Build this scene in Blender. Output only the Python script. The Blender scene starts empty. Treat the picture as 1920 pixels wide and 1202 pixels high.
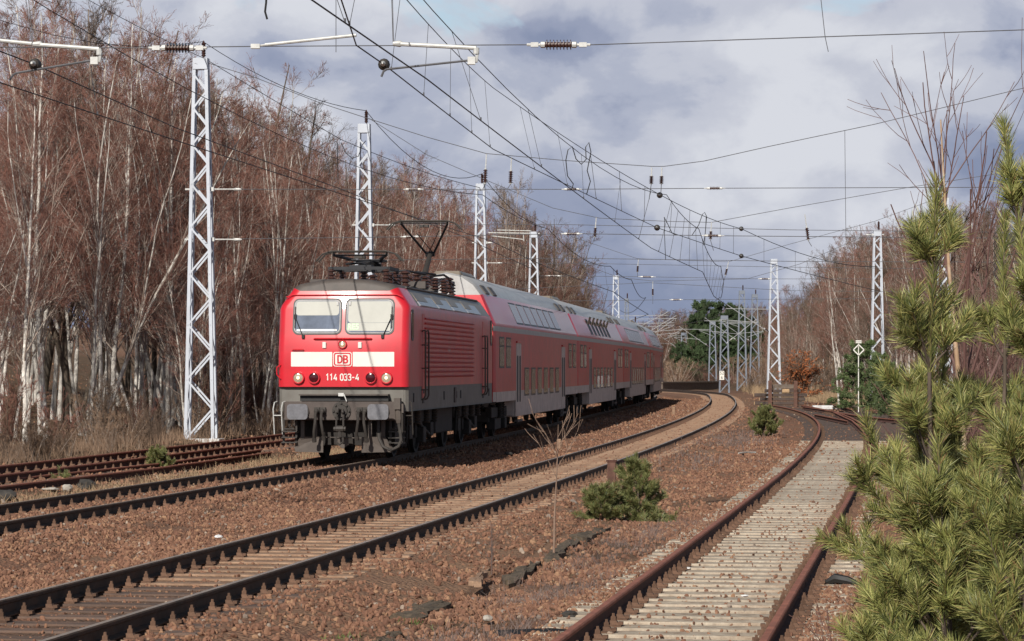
import bpy, bmesh, math, random
import numpy as np
from mathutils import Vector, Matrix
R = math.radians
SC = bpy.context.scene
COL = SC.collection

# ------------------------------------------------------------------ camera
F_PX, HOR = 5150.0, 689.0            # focal length and horizon row in photograph pixels (1920 wide)
cam_d = bpy.data.cameras.new('camera'); cam = bpy.data.objects.new('camera', cam_d); COL.objects.link(cam)
cam.location = (0, 0, 2.0); cam.rotation_euler = (R(90), 0, 0)
cam_d.sensor_width = 36.0; cam_d.lens = 36.0 * F_PX / 1920.0
cam_d.shift_y = (HOR - 601.0) / 1920.0
cam_d.clip_start = 0.5; cam_d.clip_end = 6000
SC.camera = cam

# ------------------------------------------------------------------ sun + sky
SUN_AZ, SUN_EL = R(197), R(33)
sd = Vector((math.sin(SUN_AZ) * math.cos(SUN_EL), math.cos(SUN_AZ) * math.cos(SUN_EL), math.sin(SUN_EL)))
sl = bpy.data.lights.new('sun', 'SUN'); so = bpy.data.objects.new('sun', sl); COL.objects.link(so)
sl.energy = 4.6; sl.angle = R(0.53); sl.color = (1.0, 0.945, 0.86)
so.rotation_euler = sd.to_track_quat('Z', 'Y').to_euler(); so.location = (-20, -30, 40)

SC.view_settings.view_transform = 'Standard'; SC.view_settings.look = 'None'
SC.view_settings.exposure = 0.0; SC.view_settings.gamma = 1.0

def build_world():
    w = bpy.data.worlds.new('World'); SC.world = w; w.use_nodes = True
    nt = w.node_tree; N = nt.nodes; L = nt.links; N.clear()
    out = N.new('ShaderNodeOutputWorld'); bg = N.new('ShaderNodeBackground')
    sky = N.new('ShaderNodeTexSky'); sky.sky_type = 'NISHITA'; sky.sun_disc = False
    sky.sun_elevation = SUN_EL; sky.sun_rotation = SUN_AZ
    sky.air_density = 1.0; sky.dust_density = 0.6
    bg.inputs['Strength'].default_value = 0.1
    tc = N.new('ShaderNodeTexCoord')
    def mapped(sc, off):
        m = N.new('ShaderNodeMapping'); m.inputs['Scale'].default_value = sc; m.inputs['Location'].default_value = off
        L.new(tc.outputs['Generated'], m.inputs[0]); return m.outputs[0]
    def noise(vec, scale, det, rough, dist=0.0):
        n = N.new('ShaderNodeTexNoise'); n.inputs['Scale'].default_value = scale; n.inputs['Detail'].default_value = det
        n.inputs['Roughness'].default_value = rough; n.inputs['Distortion'].default_value = dist
        L.new(vec, n.inputs['Vector']); return n.outputs[0]
    def ramp(fac, stops, interp='LINEAR'):
        r = N.new('ShaderNodeValToRGB'); r.color_ramp.interpolation = interp
        e = r.color_ramp.elements
        while len(e) < len(stops): e.new(0.5)
        for i, (p, c) in enumerate(stops): e[i].position = p; e[i].color = (*c, 1)
        L.new(fac, r.inputs[0]); return r.outputs[0]
    def math_(op, a, b, clamp=False):
        m = N.new('ShaderNodeMath'); m.operation = op; m.use_clamp = clamp
        for i, x in enumerate((a, b)):
            if isinstance(x, (int, float)): m.inputs[i].default_value = x
            else: L.new(x, m.inputs[i])
        return m.outputs[0]
    sep = N.new('ShaderNodeSeparateXYZ'); L.new(tc.outputs['Generated'], sep.inputs[0])
    big = noise(mapped((1, 1, 1.7), CL_OFF), 9.0, 2.0, 0.5, 0.3)
    fine = noise(mapped((1, 1, 1.5), (3.1, 0.7, 0.2)), 19.0, 8.0, 0.56, 0.2)
    d = math_('ADD', math_('MULTIPLY', big, 0.62), math_('MULTIPLY', fine, 0.38))
    # the sheet is brighter high up and slate blue low down, as the cloud deck recedes
    elev = math_('MULTIPLY', sep.outputs['Z'], 0.55)
    d = math_('ADD', d, math_('SUBTRACT', elev, 0.022))
    d = math_('ADD', math_('MULTIPLY', math_('SUBTRACT', d, 0.5), 1.35), 0.49)
    cloud = ramp(d, [(0.36, (2.4, 2.85, 4.15)), (0.43, (3.1, 3.5, 4.75)), (0.485, (4.25, 4.6, 5.7)), (0.535, (5.4, 5.65, 6.5)), (0.64, (6.8, 7.0, 7.6))], 'EASE')
    for u, v, sp, amp in ((1150, 235, .055, .055), (660, 50, .03, .05), (330, 70, .05, -.085), (1600, 395, .055, -.08), (1200, 600, .05, .045), (600, 195, .028, -.06), (1080, 440, .035, -.05), (1500, 250, .03, .04), (1700, 120, .05, .02)):
        dv = Vector(((u - 960) / F_PX, 1.0, (HOR - v) / F_PX)).normalized(); ds = N.new('ShaderNodeVectorMath'); ds.operation = 'DISTANCE'; L.new(tc.outputs['Generated'], ds.inputs[0]); ds.inputs[1].default_value = dv
        q = math_('DIVIDE', ds.outputs['Value'], sp); q = math_('POWER', 2.718, math_('MULTIPLY', math_('MULTIPLY', q, q), -1.0)); d = math_('ADD', d, math_('MULTIPLY', q, amp))
    gap = noise(mapped((1, 1, 1.6), (0.3, 5.2, 1.9)), 7.0, 6.0, 0.6, 0.4)
    gap = math_('ADD', gap, math_('MULTIPLY', math_('SUBTRACT', sep.outputs['Z'], 0.11), 2.2))
    cover = ramp(gap, [(0.60, (1, 1, 1)), (0.68, (0, 0, 0))])
    blue = N.new('ShaderNodeMix'); blue.data_type = 'RGBA'; blue.blend_type = 'MIX'
    L.new(cover, blue.inputs[0]); L.new(sky.outputs[0], blue.inputs[6]); L.new(cloud, blue.inputs[7])
    # upper sky, out of view, dimmed and warmed to set the ambient light
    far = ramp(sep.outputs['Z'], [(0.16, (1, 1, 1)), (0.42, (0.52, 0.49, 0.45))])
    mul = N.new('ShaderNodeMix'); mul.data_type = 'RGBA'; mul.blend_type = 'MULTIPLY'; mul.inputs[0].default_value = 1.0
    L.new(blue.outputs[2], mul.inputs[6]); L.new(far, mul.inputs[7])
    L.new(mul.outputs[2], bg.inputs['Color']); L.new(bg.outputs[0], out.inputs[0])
CL_OFF = (0.37, 0.2, 0.55)
build_world()

# ------------------------------------------------------------------ geometry of the place
def at(u, v, Y=None, z=0.0):
    """photo pixel -> world point, on the plane z or at distance Y"""
    if Y is None: Y = F_PX * (2.0 - z) / (v - HOR)
    return Vector(((u - 960) / F_PX * Y, Y, 2.0 - (v - HOR) / F_PX * Y))
C2 = [1.0246234632091812e-07, -0.00030510546139835774, 0.16972959723765252, -6.7289470347457065]
CS = [-3.288729323543044e-06, 0.00027321671351747845, 0.14348632436159298, -2.6542776807292268]
def poly_path(c, y0, y1, bend_at, bend, step=0.5):
    """plan curve X(Y) of a rail from its cubic; beyond bend_at it keeps curving left"""
    ys = np.arange(min(y0, bend_at), bend_at, step)
    xs = np.polyval(c, np.maximum(ys, 15.0)) + np.minimum(ys - 15.0, 0) * np.polyval(np.polyder(c), 15.0)
    P = [np.array([x, y]) for x, y in zip(xs, ys)]
    s = np.polyval(np.polyder(c), bend_at); a = math.atan(s); p = P[-1].copy()
    while p[1] < y1 and len(P) < 3000 and a > -1.45:
        p = p + step * np.array([math.sin(a), math.cos(a)]); a -= step * bend; P.append(p.copy())
    return np.array(P)
def offset(P, d):
    """parallel curve, d metres to the right"""
    T = np.gradient(P, axis=0); T /= np.linalg.norm(T, axis=1)[:, None]
    return P + d * np.stack([T[:, 1], -T[:, 0]], 1)
def resample(P, step):
    s = np.concatenate([[0], np.cumsum(np.linalg.norm(np.diff(P, axis=0), axis=1))])
    t = np.arange(0, s[-1], step)
    return np.stack([np.interp(t, s, P[:, 0]), np.interp(t, s, P[:, 1])], 1)
G2 = 0.7535
NEAR2 = poly_path(C2, 4, 400, 205, 1 / 240.0)
T2 = offset(NEAR2, -G2)
P1_ = [(-60, -21.2), (-10, -14.05), (14, -10.62), (25, -8.98), (35.6, -7.37), (48, -5.5), (56, -4.17), (60, -3.6), (62.9, -3.22), (68.7, -2.60), (71, -2.36), (76, -1.83), (88, -.42), (102, 1.05), (115, 2.45), (128.5, 3.82), (142, 5.15), (155, 6.42), (170, 7.7), (182, 8.65), (195, 9.5), (205, 10.05), (216, 10.45), (228, 10.5), (240, 10.1), (252, 9.2), (264, 7.9), (276, 6.1), (290, 3.6), (310, -.6), (330, -5.5), (360, -14)]
def smooth_path(P, sig, step=0.5):
    ys = np.arange(P[0][0], P[-1][0], step); xs = np.interp(ys, [p[0] for p in P], [p[1] for p in P]); n = int(4 * sig / step); k = np.exp(-.5 * (np.arange(-n, n + 1) * step / sig) ** 2); k /= k.sum()
    xs = np.convolve(xs, k, 'valid'); return np.stack([xs, ys[n:-n]], 1)
T1 = smooth_path(P1_, 7.0); T1 = T1[T1[:, 1] > 4]
T0 = offset(T2, -10.64)
SDL = poly_path(CS, 4, 147, 146.5, 1 / 300.0)
TS = offset(SDL, G2)
def cx(T, Y): return float(np.interp(Y, T[:, 1], T[:, 0]))
def lateral(T, X, Y):
    """signed distance right of a track's centre line (arrays)"""
    x = np.interp(Y, T[:, 1], T[:, 0]); s = np.gradient(T[:, 0], T[:, 1]); sl_ = np.interp(Y, T[:, 1], s)
    return (X - x) / np.sqrt(1 + sl_ ** 2)

# ------------------------------------------------------------------ materials
def mat(name, col, rough=0.7, metal=0.0, var=0.15, scale=6.0, col2=None, bump=0.0, bscale=30.0, coat=0.0, spec=0.5, dirt=None, dirt_amt=0.0, dscale=2.0, obj_rand=0.0, detail=4.0):
    m = bpy.data.materials.new(name); m.use_nodes = True
    nt = m.node_tree; N = nt.nodes; L = nt.links
    b = N['Principled BSDF']
    b.inputs['Roughness'].default_value = rough; b.inputs['Metallic'].default_value = metal
    b.inputs['Specular IOR Level'].default_value = spec
    if coat: b.inputs['Coat Weight'].default_value = coat; b.inputs['Coat Roughness'].default_value = 0.12
    tc = N.new('ShaderNodeTexCoord')
    n = N.new('ShaderNodeTexNoise'); n.inputs['Scale'].default_value = scale; n.inputs['Detail'].default_value = detail
    n.inputs['Roughness'].default_value = 0.62
    L.new(tc.outputs['Object'], n.inputs['Vector'])
    r = N.new('ShaderNodeValToRGB'); e = r.color_ramp.elements
    c2 = col2 if col2 else tuple(min(1, c * (1 + var)) for c in col)
    c1 = tuple(c * (1 - var) for c in col) if not col2 else col
    e[0].position = 0.3; e[0].color = (*c1, 1); e[1].position = 0.7; e[1].color = (*c2, 1)
    L.new(n.outputs[0], r.inputs[0]); colout = r.outputs[0]
    if dirt:
        n2 = N.new('ShaderNodeTexNoise'); n2.inputs['Scale'].default_value = dscale; n2.inputs['Detail'].default_value = 7; n2.inputs['Roughness'].default_value = 0.7
        L.new(tc.outputs['Object'], n2.inputs['Vector'])
        r2 = N.new('ShaderNodeValToRGB'); r2.color_ramp.elements[0].position = 0.42; r2.color_ramp.elements[1].position = 0.72
        r2.color_ramp.elements[1].color = (dirt_amt, dirt_amt, dirt_amt, 1); r2.color_ramp.elements[0].color = (0, 0, 0, 1)
        L.new(n2.outputs[0], r2.inputs[0])
        mx = N.new('ShaderNodeMix'); mx.data_type = 'RGBA'; L.new(r2.outputs[0], mx.inputs[0]); L.new(colout, mx.inputs[6]); mx.inputs[7].default_value = (*dirt, 1)
        colout = mx.outputs[2]
    if obj_rand:
        oi = N.new('ShaderNodeObjectInfo'); hs = N.new('ShaderNodeHueSaturation')
        mr = N.new('ShaderNodeMapRange'); mr.inputs[3].default_value = 1 - obj_rand; mr.inputs[4].default_value = 1 + obj_rand
        L.new(oi.outputs['Random'], mr.inputs[0]); L.new(mr.outputs[0], hs.inputs['Value']); L.new(colout, hs.inputs['Color']); colout = hs.outputs[0]
    L.new(colout, b.inputs['Base Color'])
    if bump:
        n3 = N.new('ShaderNodeTexNoise'); n3.inputs['Scale'].default_value = bscale; n3.inputs['Detail'].default_value = 5
        L.new(tc.outputs['Object'], n3.inputs['Vector'])
        bp = N.new('ShaderNodeBump'); bp.inputs['Strength'].default_value = bump; bp.inputs['Distance'].default_value = 0.02
        L.new(n3.outputs[0], bp.inputs['Height']); L.new(bp.outputs[0], b.inputs['Normal'])
    return m
def glow(name, col, strength):
    m = bpy.data.materials.new(name); m.use_nodes = True
    b = m.node_tree.nodes['Principled BSDF']; b.inputs['Base Color'].default_value = (*col, 1)
    b.inputs['Emission Color'].default_value = (*col, 1); b.inputs['Emission Strength'].default_value = strength
    return m
M = {
 'rail_side': mat('dark rusted rail', (0.055, 0.036, 0.026), 0.85, var=0.4, scale=9, dirt=(0.14, 0.07, 0.04), dirt_amt=0.6, dscale=3),
 'rail_top': mat('worn rail head', (0.36, 0.28, 0.215), 0.4, 0.25, var=0.2, scale=3),
 'rust_rail': mat('red rusted rail', (0.30, 0.112, 0.072), 0.85, var=0.25, scale=5, bump=0.2, bscale=60, dirt=(0.17, 0.07, 0.046), dirt_amt=0.7, dscale=4),
 'rust_dark': mat('dark red rust', (0.085, 0.036, 0.026), 0.9, var=0.3, scale=10),
 'fastener': mat('rusted fastening', (0.13, 0.072, 0.046), 0.9, var=0.3, scale=20, obj_rand=0.25),
 'timber_dark': mat('dark timber', (0.115, 0.078, 0.062), 0.9, var=0.3, scale=8, bump=0.4, bscale=40, dirt=(0.17, 0.095, 0.06), dirt_amt=0.8, dscale=3, obj_rand=0.2),
 'timber_tan': mat('dusty tan sleeper', (0.34, 0.22, 0.145), 0.9, var=0.22, scale=8, bump=0.4, bscale=40, dirt=(0.17, 0.09, 0.055), dirt_amt=0.9, dscale=3, obj_rand=0.15),
 'timber_black': mat('tarred switch timber', (0.07, 0.052, 0.046), 0.9, var=0.3, scale=8, bump=0.4, bscale=40, dirt=(0.14, 0.09, 0.065), dirt_amt=0.7, dscale=3),
 'timber_rot': mat('rotten mossy timber', (0.10, 0.076, 0.05), 0.95, var=0.45, scale=12, bump=1.0, bscale=26, dirt=(0.17, 0.12, 0.08), dirt_amt=0.8, dscale=5),
 'timber_end': mat('fresh cut timber end', (0.46, 0.31, 0.18), 0.9, var=0.2, scale=14),
 'timber_grey': mat('weathered timber', (0.16, 0.125, 0.10), 0.9, var=0.35, scale=7, bump=0.5, bscale=30),
 'concrete': mat('weathered concrete', (0.48, 0.41, 0.32), 0.9, var=0.25, scale=14, bump=0.35, bscale=50, dirt=(0.22, 0.14, 0.09), dirt_amt=0.85, dscale=5, obj_rand=0.12),
 'white_conc': mat('white painted concrete', (0.68, 0.68, 0.68), 0.8, var=0.12, scale=8, dirt=(0.4, 0.36, 0.32), dirt_amt=0.7, dscale=5),
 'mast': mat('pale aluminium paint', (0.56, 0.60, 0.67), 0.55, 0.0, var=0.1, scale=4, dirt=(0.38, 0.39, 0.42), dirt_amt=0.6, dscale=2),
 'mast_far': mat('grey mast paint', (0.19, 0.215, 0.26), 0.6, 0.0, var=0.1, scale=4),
 'galv': mat('galvanised fitting', (0.58, 0.58, 0.56), 0.5, 0.2, var=0.15, scale=10),
 'insul': mat('brown glazed porcelain', (0.062, 0.028, 0.022), 0.22, var=0.2, scale=10),
 'wire': mat('dark wire', (0.030, 0.030, 0.034), 0.6, 0.3, var=0.2),
 'wire_grey': mat('grey wire', (0.12, 0.12, 0.13), 0.6, 0.3, var=0.2),
 'red': mat('bright red paint', (0.62, 0.014, 0.028), 0.38, var=0.07, scale=2, coat=0.35, dirt=(0.40, 0.03, 0.03), dirt_amt=0.45, dscale=3),
 'red_side': mat('dusty red paint', (0.60, 0.052, 0.05), 0.42, var=0.10, scale=1.6, coat=0.08, dirt=(0.42, 0.078, 0.066), dirt_amt=0.75, dscale=2.5),
 'red_slant': mat('glossy red upper deck paint', (0.52, 0.055, 0.06), 0.36, var=0.06, scale=2, coat=0.45, dirt=(0.34, 0.10, 0.10), dirt_amt=0.5, dscale=2),
 'coach_grey': mat('dusty coach grey', (0.60, 0.51, 0.46), 0.6, var=0.12, scale=3, dirt=(0.38, 0.30, 0.26), dirt_amt=0.7, dscale=2.2),
 'loco_grey': mat('grimy grey paint', (0.165, 0.155, 0.138), 0.6, var=0.12, scale=3, dirt=(0.12, 0.098, 0.078), dirt_amt=0.7, dscale=2.2),
 'stripe': mat('light grey band', (0.42, 0.40, 0.38), 0.5, var=0.1, scale=3),
 'white_paint': mat('white paint', (0.78, 0.76, 0.70), 0.45, var=0.05, scale=5),
 'roof_dark': mat('sooty roof', (0.075, 0.064, 0.058), 0.6, var=0.2, scale=4, dirt=(0.12, 0.095, 0.08), dirt_amt=0.6, dscale=3),
 'roof_tan': mat('tan roof panel', (0.21, 0.175, 0.14), 0.45, var=0.15, scale=4),
 'roof_grey': mat('grey coach roof', (0.46, 0.455, 0.45), 0.42, var=0.12, scale=2, coat=0.15, dirt=(0.19, 0.17, 0.15), dirt_amt=0.7, dscale=2),
 'roof_blue': mat('bare metal roof panel', (0.34, 0.35, 0.38), 0.35, 0.4, var=0.1, scale=4),
 'black': mat('black rubber', (0.018, 0.017, 0.017), 0.6, var=0.2),
 'under': mat('oily black running gear', (0.019, 0.016, 0.014), 0.8, var=0.35, scale=8, dirt=(0.045, 0.034, 0.027), dirt_amt=0.7, dscale=5),
 'gear': mat('grimy steel gear', (0.046, 0.039, 0.034), 0.65, 0.1, var=0.25, scale=10),
 'beam': mat('brown grey buffer beam', (0.085, 0.066, 0.058), 0.7, var=0.2, scale=6),
 'plough': mat('grey brown rail guard', (0.095, 0.077, 0.066), 0.7, var=0.15, scale=6),
 'buffer': mat('worn buffer plate', (0.15, 0.15, 0.165), 0.5, 0.2, var=0.25, scale=9),
 'glass': mat('dark window glass', (0.035, 0.042, 0.055), 0.06, var=0.1, scale=3, spec=0.8),
 'glass_cab': mat('cab window glass', (0.13, 0.16, 0.22), 0.08, var=0.25, scale=4, spec=0.8),
 'glass_brown': mat('dusty coach glass', (0.060, 0.044, 0.040), 0.22, var=0.3, scale=3, spec=0.4),
 'blind': mat('pale sun blind', (0.43, 0.43, 0.385), 0.5, var=0.06, scale=3),
 'rubber': mat('black window rubber', (0.022, 0.022, 0.024), 0.5),
 'steel': mat('dull steel rim', (0.22, 0.21, 0.205), 0.45, 0.2),
 'lamp_red': mat('dark red lamp glass', (0.06, 0.006, 0.01), 0.15, var=0.2),
 'bark_white': mat('white birch bark', (0.68, 0.64, 0.58), 0.85, var=0.2, scale=3.0, dirt=(0.11, 0.085, 0.07), dirt_amt=0.95, dscale=2.6, obj_rand=0.22, detail=6),
 'bark_thin': mat('grey tan branch bark', (0.42, 0.345, 0.29), 0.85, var=0.3, scale=2, dirt=(0.13, 0.085, 0.065), dirt_amt=0.8, dscale=2, obj_rand=0.2),
 'twig': mat('red brown birch twigs', (0.215, 0.098, 0.072), 0.85, var=0.3, scale=0.6, obj_rand=0.25),
 'twig_brown': mat('brown twigs', (0.135, 0.092, 0.066), 0.9, var=0.3, scale=0.8, obj_rand=0.25),
 'twig_red': mat('dark red twigs', (0.125, 0.062, 0.052), 0.7, var=0.3, scale=2),
 'bark_dark': mat('dark bark', (0.10, 0.078, 0.058), 0.9, var=0.35, scale=4, bump=0.4, bscale=15, obj_rand=0.2),
 'bark_tan': mat('peeling tan birch bark', (0.40, 0.26, 0.155), 0.7, var=0.3, scale=9, dirt=(0.55, 0.48, 0.40), dirt_amt=0.9, dscale=7),
 'needle': mat('pine needles', (0.235, 0.25, 0.075), 0.5, var=0.35, scale=5, obj_rand=0.1),
 'needle_dark': mat('dark pine needles', (0.085, 0.120, 0.042), 0.6, var=0.4, scale=3, obj_rand=0.2),
 'needle_far': mat('far pine foliage', (0.050, 0.080, 0.030), 0.8, var=0.45, scale=0.9, obj_rand=0.25),
 'leaf_orange': mat('dead orange leaves', (0.36, 0.125, 0.045), 0.8, var=0.35, scale=6),
 'dry_grass': mat('dry grass', (0.32, 0.225, 0.135), 0.9, var=0.35, scale=1.2),
 'dry_weed': mat('dry weeds', (0.25, 0.165, 0.11), 0.9, var=0.35, scale=1.2, obj_rand=0.15),
 'weed_grey': mat('grey dry weed', (0.17, 0.125, 0.11), 0.9, var=0.3, scale=3),
 'green_weed': mat('green weed', (0.11, 0.15, 0.04), 0.8, var=0.3, scale=6),
 'litter': mat('white litter', (0.75, 0.75, 0.74), 0.6, var=0.05),
 'wood_dark': mat('dark stained wood', (0.06, 0.045, 0.036), 0.8, var=0.3, scale=8, bump=0.3, bscale=20),
}
LAMP = glow('lit headlamp bulb', (1.0, 0.80, 0.50), 1.3)
DEST = glow('green destination display', (0.45, 0.75, 0.40), 0.35)

# ------------------------------------------------------------------ helpers
def tag(o, label=None, cat=None, group=None, kind=None):
    if label: o['label'] = label
    if cat: o['category'] = cat
    if group: o['group'] = group
    if kind: o['kind'] = kind
    return o
def empty(name, loc=(0, 0, 0), rz=0.0, label=None, cat=None, group=None):
    o = bpy.data.objects.new(name, None); COL.objects.link(o); o.location = loc; o.rotation_euler = (0, 0, rz)
    o.empty_display_size = 0.3
    return tag(o, label, cat, group)
def link(name, me, parent=None):
    o = bpy.data.objects.new(name, me); COL.objects.link(o)
    if parent is not None: o.parent = parent
    return o
def np_mesh(name, V, Q, mats, mi=None, smooth=True):
    """V (n,3), Q (k,3|4) numpy -> mesh"""
    me = bpy.data.meshes.new(name); V = np.asarray(V, np.float32); Q = np.asarray(Q, np.int32)
    k, c = Q.shape
    me.vertices.add(len(V)); me.vertices.foreach_set('co', V.ravel())
    me.loops.add(k * c); me.loops.foreach_set('vertex_index', Q.ravel())
    me.polygons.add(k); me.polygons.foreach_set('loop_start', np.arange(0, k * c, c, dtype=np.int32))
    for m in (mats if isinstance(mats, (list, tuple)) else [mats]): me.materials.append(m)
    if mi is not None: me.polygons.foreach_set('material_index', np.asarray(mi, np.int32))
    me.polygons.foreach_set('use_smooth', np.full(k, smooth))
    me.update(calc_edges=True); me.validate(); return me
class MB:
    def __init__(s): s.v = []; s.f = []; s.m = []; s.n = 0
    def add(s, V, Fs, mi=0, X=None):
        V = np.asarray(V, float).reshape(-1, 3)
        if X is not None: V = V @ np.array(X.to_3x3()).T + np.array(X.translation)
        b = s.n; s.v.append(V); s.f += [tuple(i + b for i in f) for f in Fs]; s.m += [mi] * len(Fs); s.n += len(V); return s
    def box(s, x0, x1, y0, y1, z0, z1, mi=0, X=None):
        V = [(x, y, z) for x in (x0, x1) for y in (y0, y1) for z in (z0, z1)]
        return s.add(V, [(0, 1, 3, 2), (4, 6, 7, 5), (0, 4, 5, 1), (2, 3, 7, 6), (0, 2, 6, 4), (1, 5, 7, 3)], mi, X)
    def bar(s, p, q, w, h, mi=0, up=(0, 0, 1)):
        p, q = Vector(p), Vector(q); d = (q - p); l = d.length; d.normalize(); u = Vector(up)
        if abs(d.dot(u)) > 0.98: u = Vector((0, 1, 0))
        a = d.cross(u).normalized(); b = a.cross(d)
        V = [tuple(c + a * (w / 2 * i) + b * (h / 2 * j)) for c in (p, q) for i in (-1, 1) for j in (-1, 1)]
        return s.add(V, [(0, 1, 3, 2), (4, 6, 7, 5), (0, 4, 5, 1), (2, 3, 7, 6), (0, 2, 6, 4), (1, 5, 7, 3)], mi)
    def tube(s, pts, r, n=6, mi=0):
        P = [Vector(p) for p in pts]; k = len(P)
        rr = r if isinstance(r, (list, tuple)) else [r] * k
        V = []; ref = None
        for i in range(k):
            t = (P[min(i + 1, k - 1)] - P[max(i - 1, 0)]); t = t.normalized() if t.length > 1e-9 else Vector((0, 0, 1))
            if ref is None: ref = Vector((0, 0, 1)) if abs(t.z) < 0.9 else Vector((1, 0, 0))
            a = t.cross(ref).normalized(); b = t.cross(a); ref = a.cross(t)
            for j in range(n):
                an = 2 * math.pi * j / n; V.append(tuple(P[i] + (a * math.cos(an) + b * math.sin(an)) * rr[i]))
        Fs = [(i * n + j, i * n + (j + 1) % n, (i + 1) * n + (j + 1) % n, (i + 1) * n + j) for i in range(k - 1) for j in range(n)]
        Fs += [tuple(range(n - 1, -1, -1)), tuple((k - 1) * n + j for j in range(n))]
        return s.add(V, Fs, mi)
    def lathe(s, prof, p, d, n=12, mi=0):
        """prof [(along, radius)] about axis from p along d"""
        p = Vector(p); d = Vector(d).normalized(); u = Vector((0, 0, 1)) if abs(d.z) < 0.9 else Vector((1, 0, 0))
        a = d.cross(u).normalized(); b = d.cross(a); V = []
        for (t, r) in prof:
            for j in range(n):
                an = 2 * math.pi * j / n; V.append(tuple(p + d * t + (a * math.cos(an) + b * math.sin(an)) * max(r, 1e-4)))
        k = len(prof)
        Fs = [(i * n + j, i * n + (j + 1) % n, (i + 1) * n + (j + 1) % n, (i + 1) * n + j) for i in range(k - 1) for j in range(n)]
        Fs += [tuple(range(n - 1, -1, -1)), tuple((k - 1) * n + j for j in range(n))]
        return s.add(V, Fs, mi)
    def sheet(s, poly, fn, th, mi=0):
        """2-D outline (a,b) -> slab; fn(a, b, off) gives the point at height off over the surface"""
        n = len(poly); V = [fn(a, b, th) for a, b in poly] + [fn(a, b, -0.012) for a, b in poly]
        Fs = [tuple(range(n))] + [(i, i + n, (i + 1) % n + n, (i + 1) % n) for i in range(n)]
        return s.add(V, Fs, mi)
    def build(s, name, mats, parent=None, smooth=35, bevel=0.0, loc=None):
        me = bpy.data.meshes.new(name)
        V = np.concatenate(s.v); me.from_pydata(V.tolist(), [], s.f)
        for m in (mats if isinstance(mats, (list, tuple)) else [mats]): me.materials.append(m)
        me.polygons.foreach_set('material_index', s.m)
        bm = bmesh.new(); bm.from_mesh(me)
        bmesh.ops.recalc_face_normals(bm, faces=bm.faces)
        if bevel:
            ed = [e for e in bm.edges if e.is_manifold and e.calc_face_angle(0) > R(40)]
            bmesh.ops.bevel(bm, geom=ed, offset=bevel, segments=1, affect='EDGES', clamp_overlap=True)
        bm.to_mesh(me); bm.free()
        if smooth:
            me.polygons.foreach_set('use_smooth', [True] * len(me.polygons)); me.set_sharp_from_angle(angle=R(smooth))
        me.update()
        o = link(name, me, parent)
        if loc is not None: o.location = loc
        return o
def rrect(x0, x1, z0, z1, r=0.05, n=4):
    P = []
    for cx_, cz, a0 in ((x1 - r, z1 - r, 0), (x0 + r, z1 - r, 90), (x0 + r, z0 + r, 180), (x1 - r, z0 + r, 270)):
        for i in range(n + 1):
            a = R(a0 + 90 * i / n); P.append((cx_ + r * math.cos(a), cz + r * math.sin(a)))
    return P
def circ(x, z, r, n=20): return [(x + r * math.cos(2 * math.pi * i / n), z + r * math.sin(2 * math.pi * i / n)) for i in range(n)]
def text_part(name, body, size, m, parent, fn, cx_, cz, sx=1.0, bold=0.0, off=0.004):
    """lettering as its own mesh laid on a surface: fn(a, b, off)"""
    cu = bpy.data.curves.new(name, 'FONT'); cu.body = body; cu.size = size; cu.align_x = 'CENTER'; cu.align_y = 'CENTER'; cu.offset = bold
    o = bpy.data.objects.new('text_tmp', cu); COL.objects.link(o)
    dg = bpy.context.evaluated_depsgraph_get(); me = bpy.data.meshes.new_from_object(o.evaluated_get(dg))
    bpy.data.objects.remove(o)
    for v in me.vertices: v.co = Vector(fn(cx_ + v.co.x * sx, cz + v.co.y, off))
    me.materials.clear(); me.materials.append(m); me.name = name
    return link(name, me, parent)
GLY = {'1': [[(.08, .78), (.30, 1), (.30, 0)]], '4': [[(.38, 1), (.05, .27), (.58, .27)], [(.44, .55), (.44, 0)]], '-': [[(.08, .45), (.46, .45)]],
 '0': [[(.06, .5), (.06, .75), (.12, .9), (.25, 1), (.38, .98), (.50, .88), (.55, .72), (.55, .28), (.49, .1), (.36, 0), (.25, 0), (.12, .1), (.06, .25), (.06, .5)]],
 '3': [[(.07, .86), (.18, .98), (.40, .98), (.52, .86), (.52, .66), (.40, .54), (.24, .53)], [(.36, .53), (.50, .43), (.54, .3), (.52, .13), (.40, .01), (.18, .01), (.06, .14)]],
 'D': [[(.08, 0), (.08, 1), (.32, 1), (.50, .92), (.60, .75), (.62, .5), (.60, .25), (.50, .08), (.32, 0), (.08, 0)]],
 'B': [[(.08, .5), (.08, 1), (.36, 1), (.52, .92), (.55, .76), (.49, .58), (.36, .51), (.08, .51)], [(.36, .51), (.53, .43), (.60, .27), (.54, .08), (.38, 0), (.08, 0), (.08, .5)]]}
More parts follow.
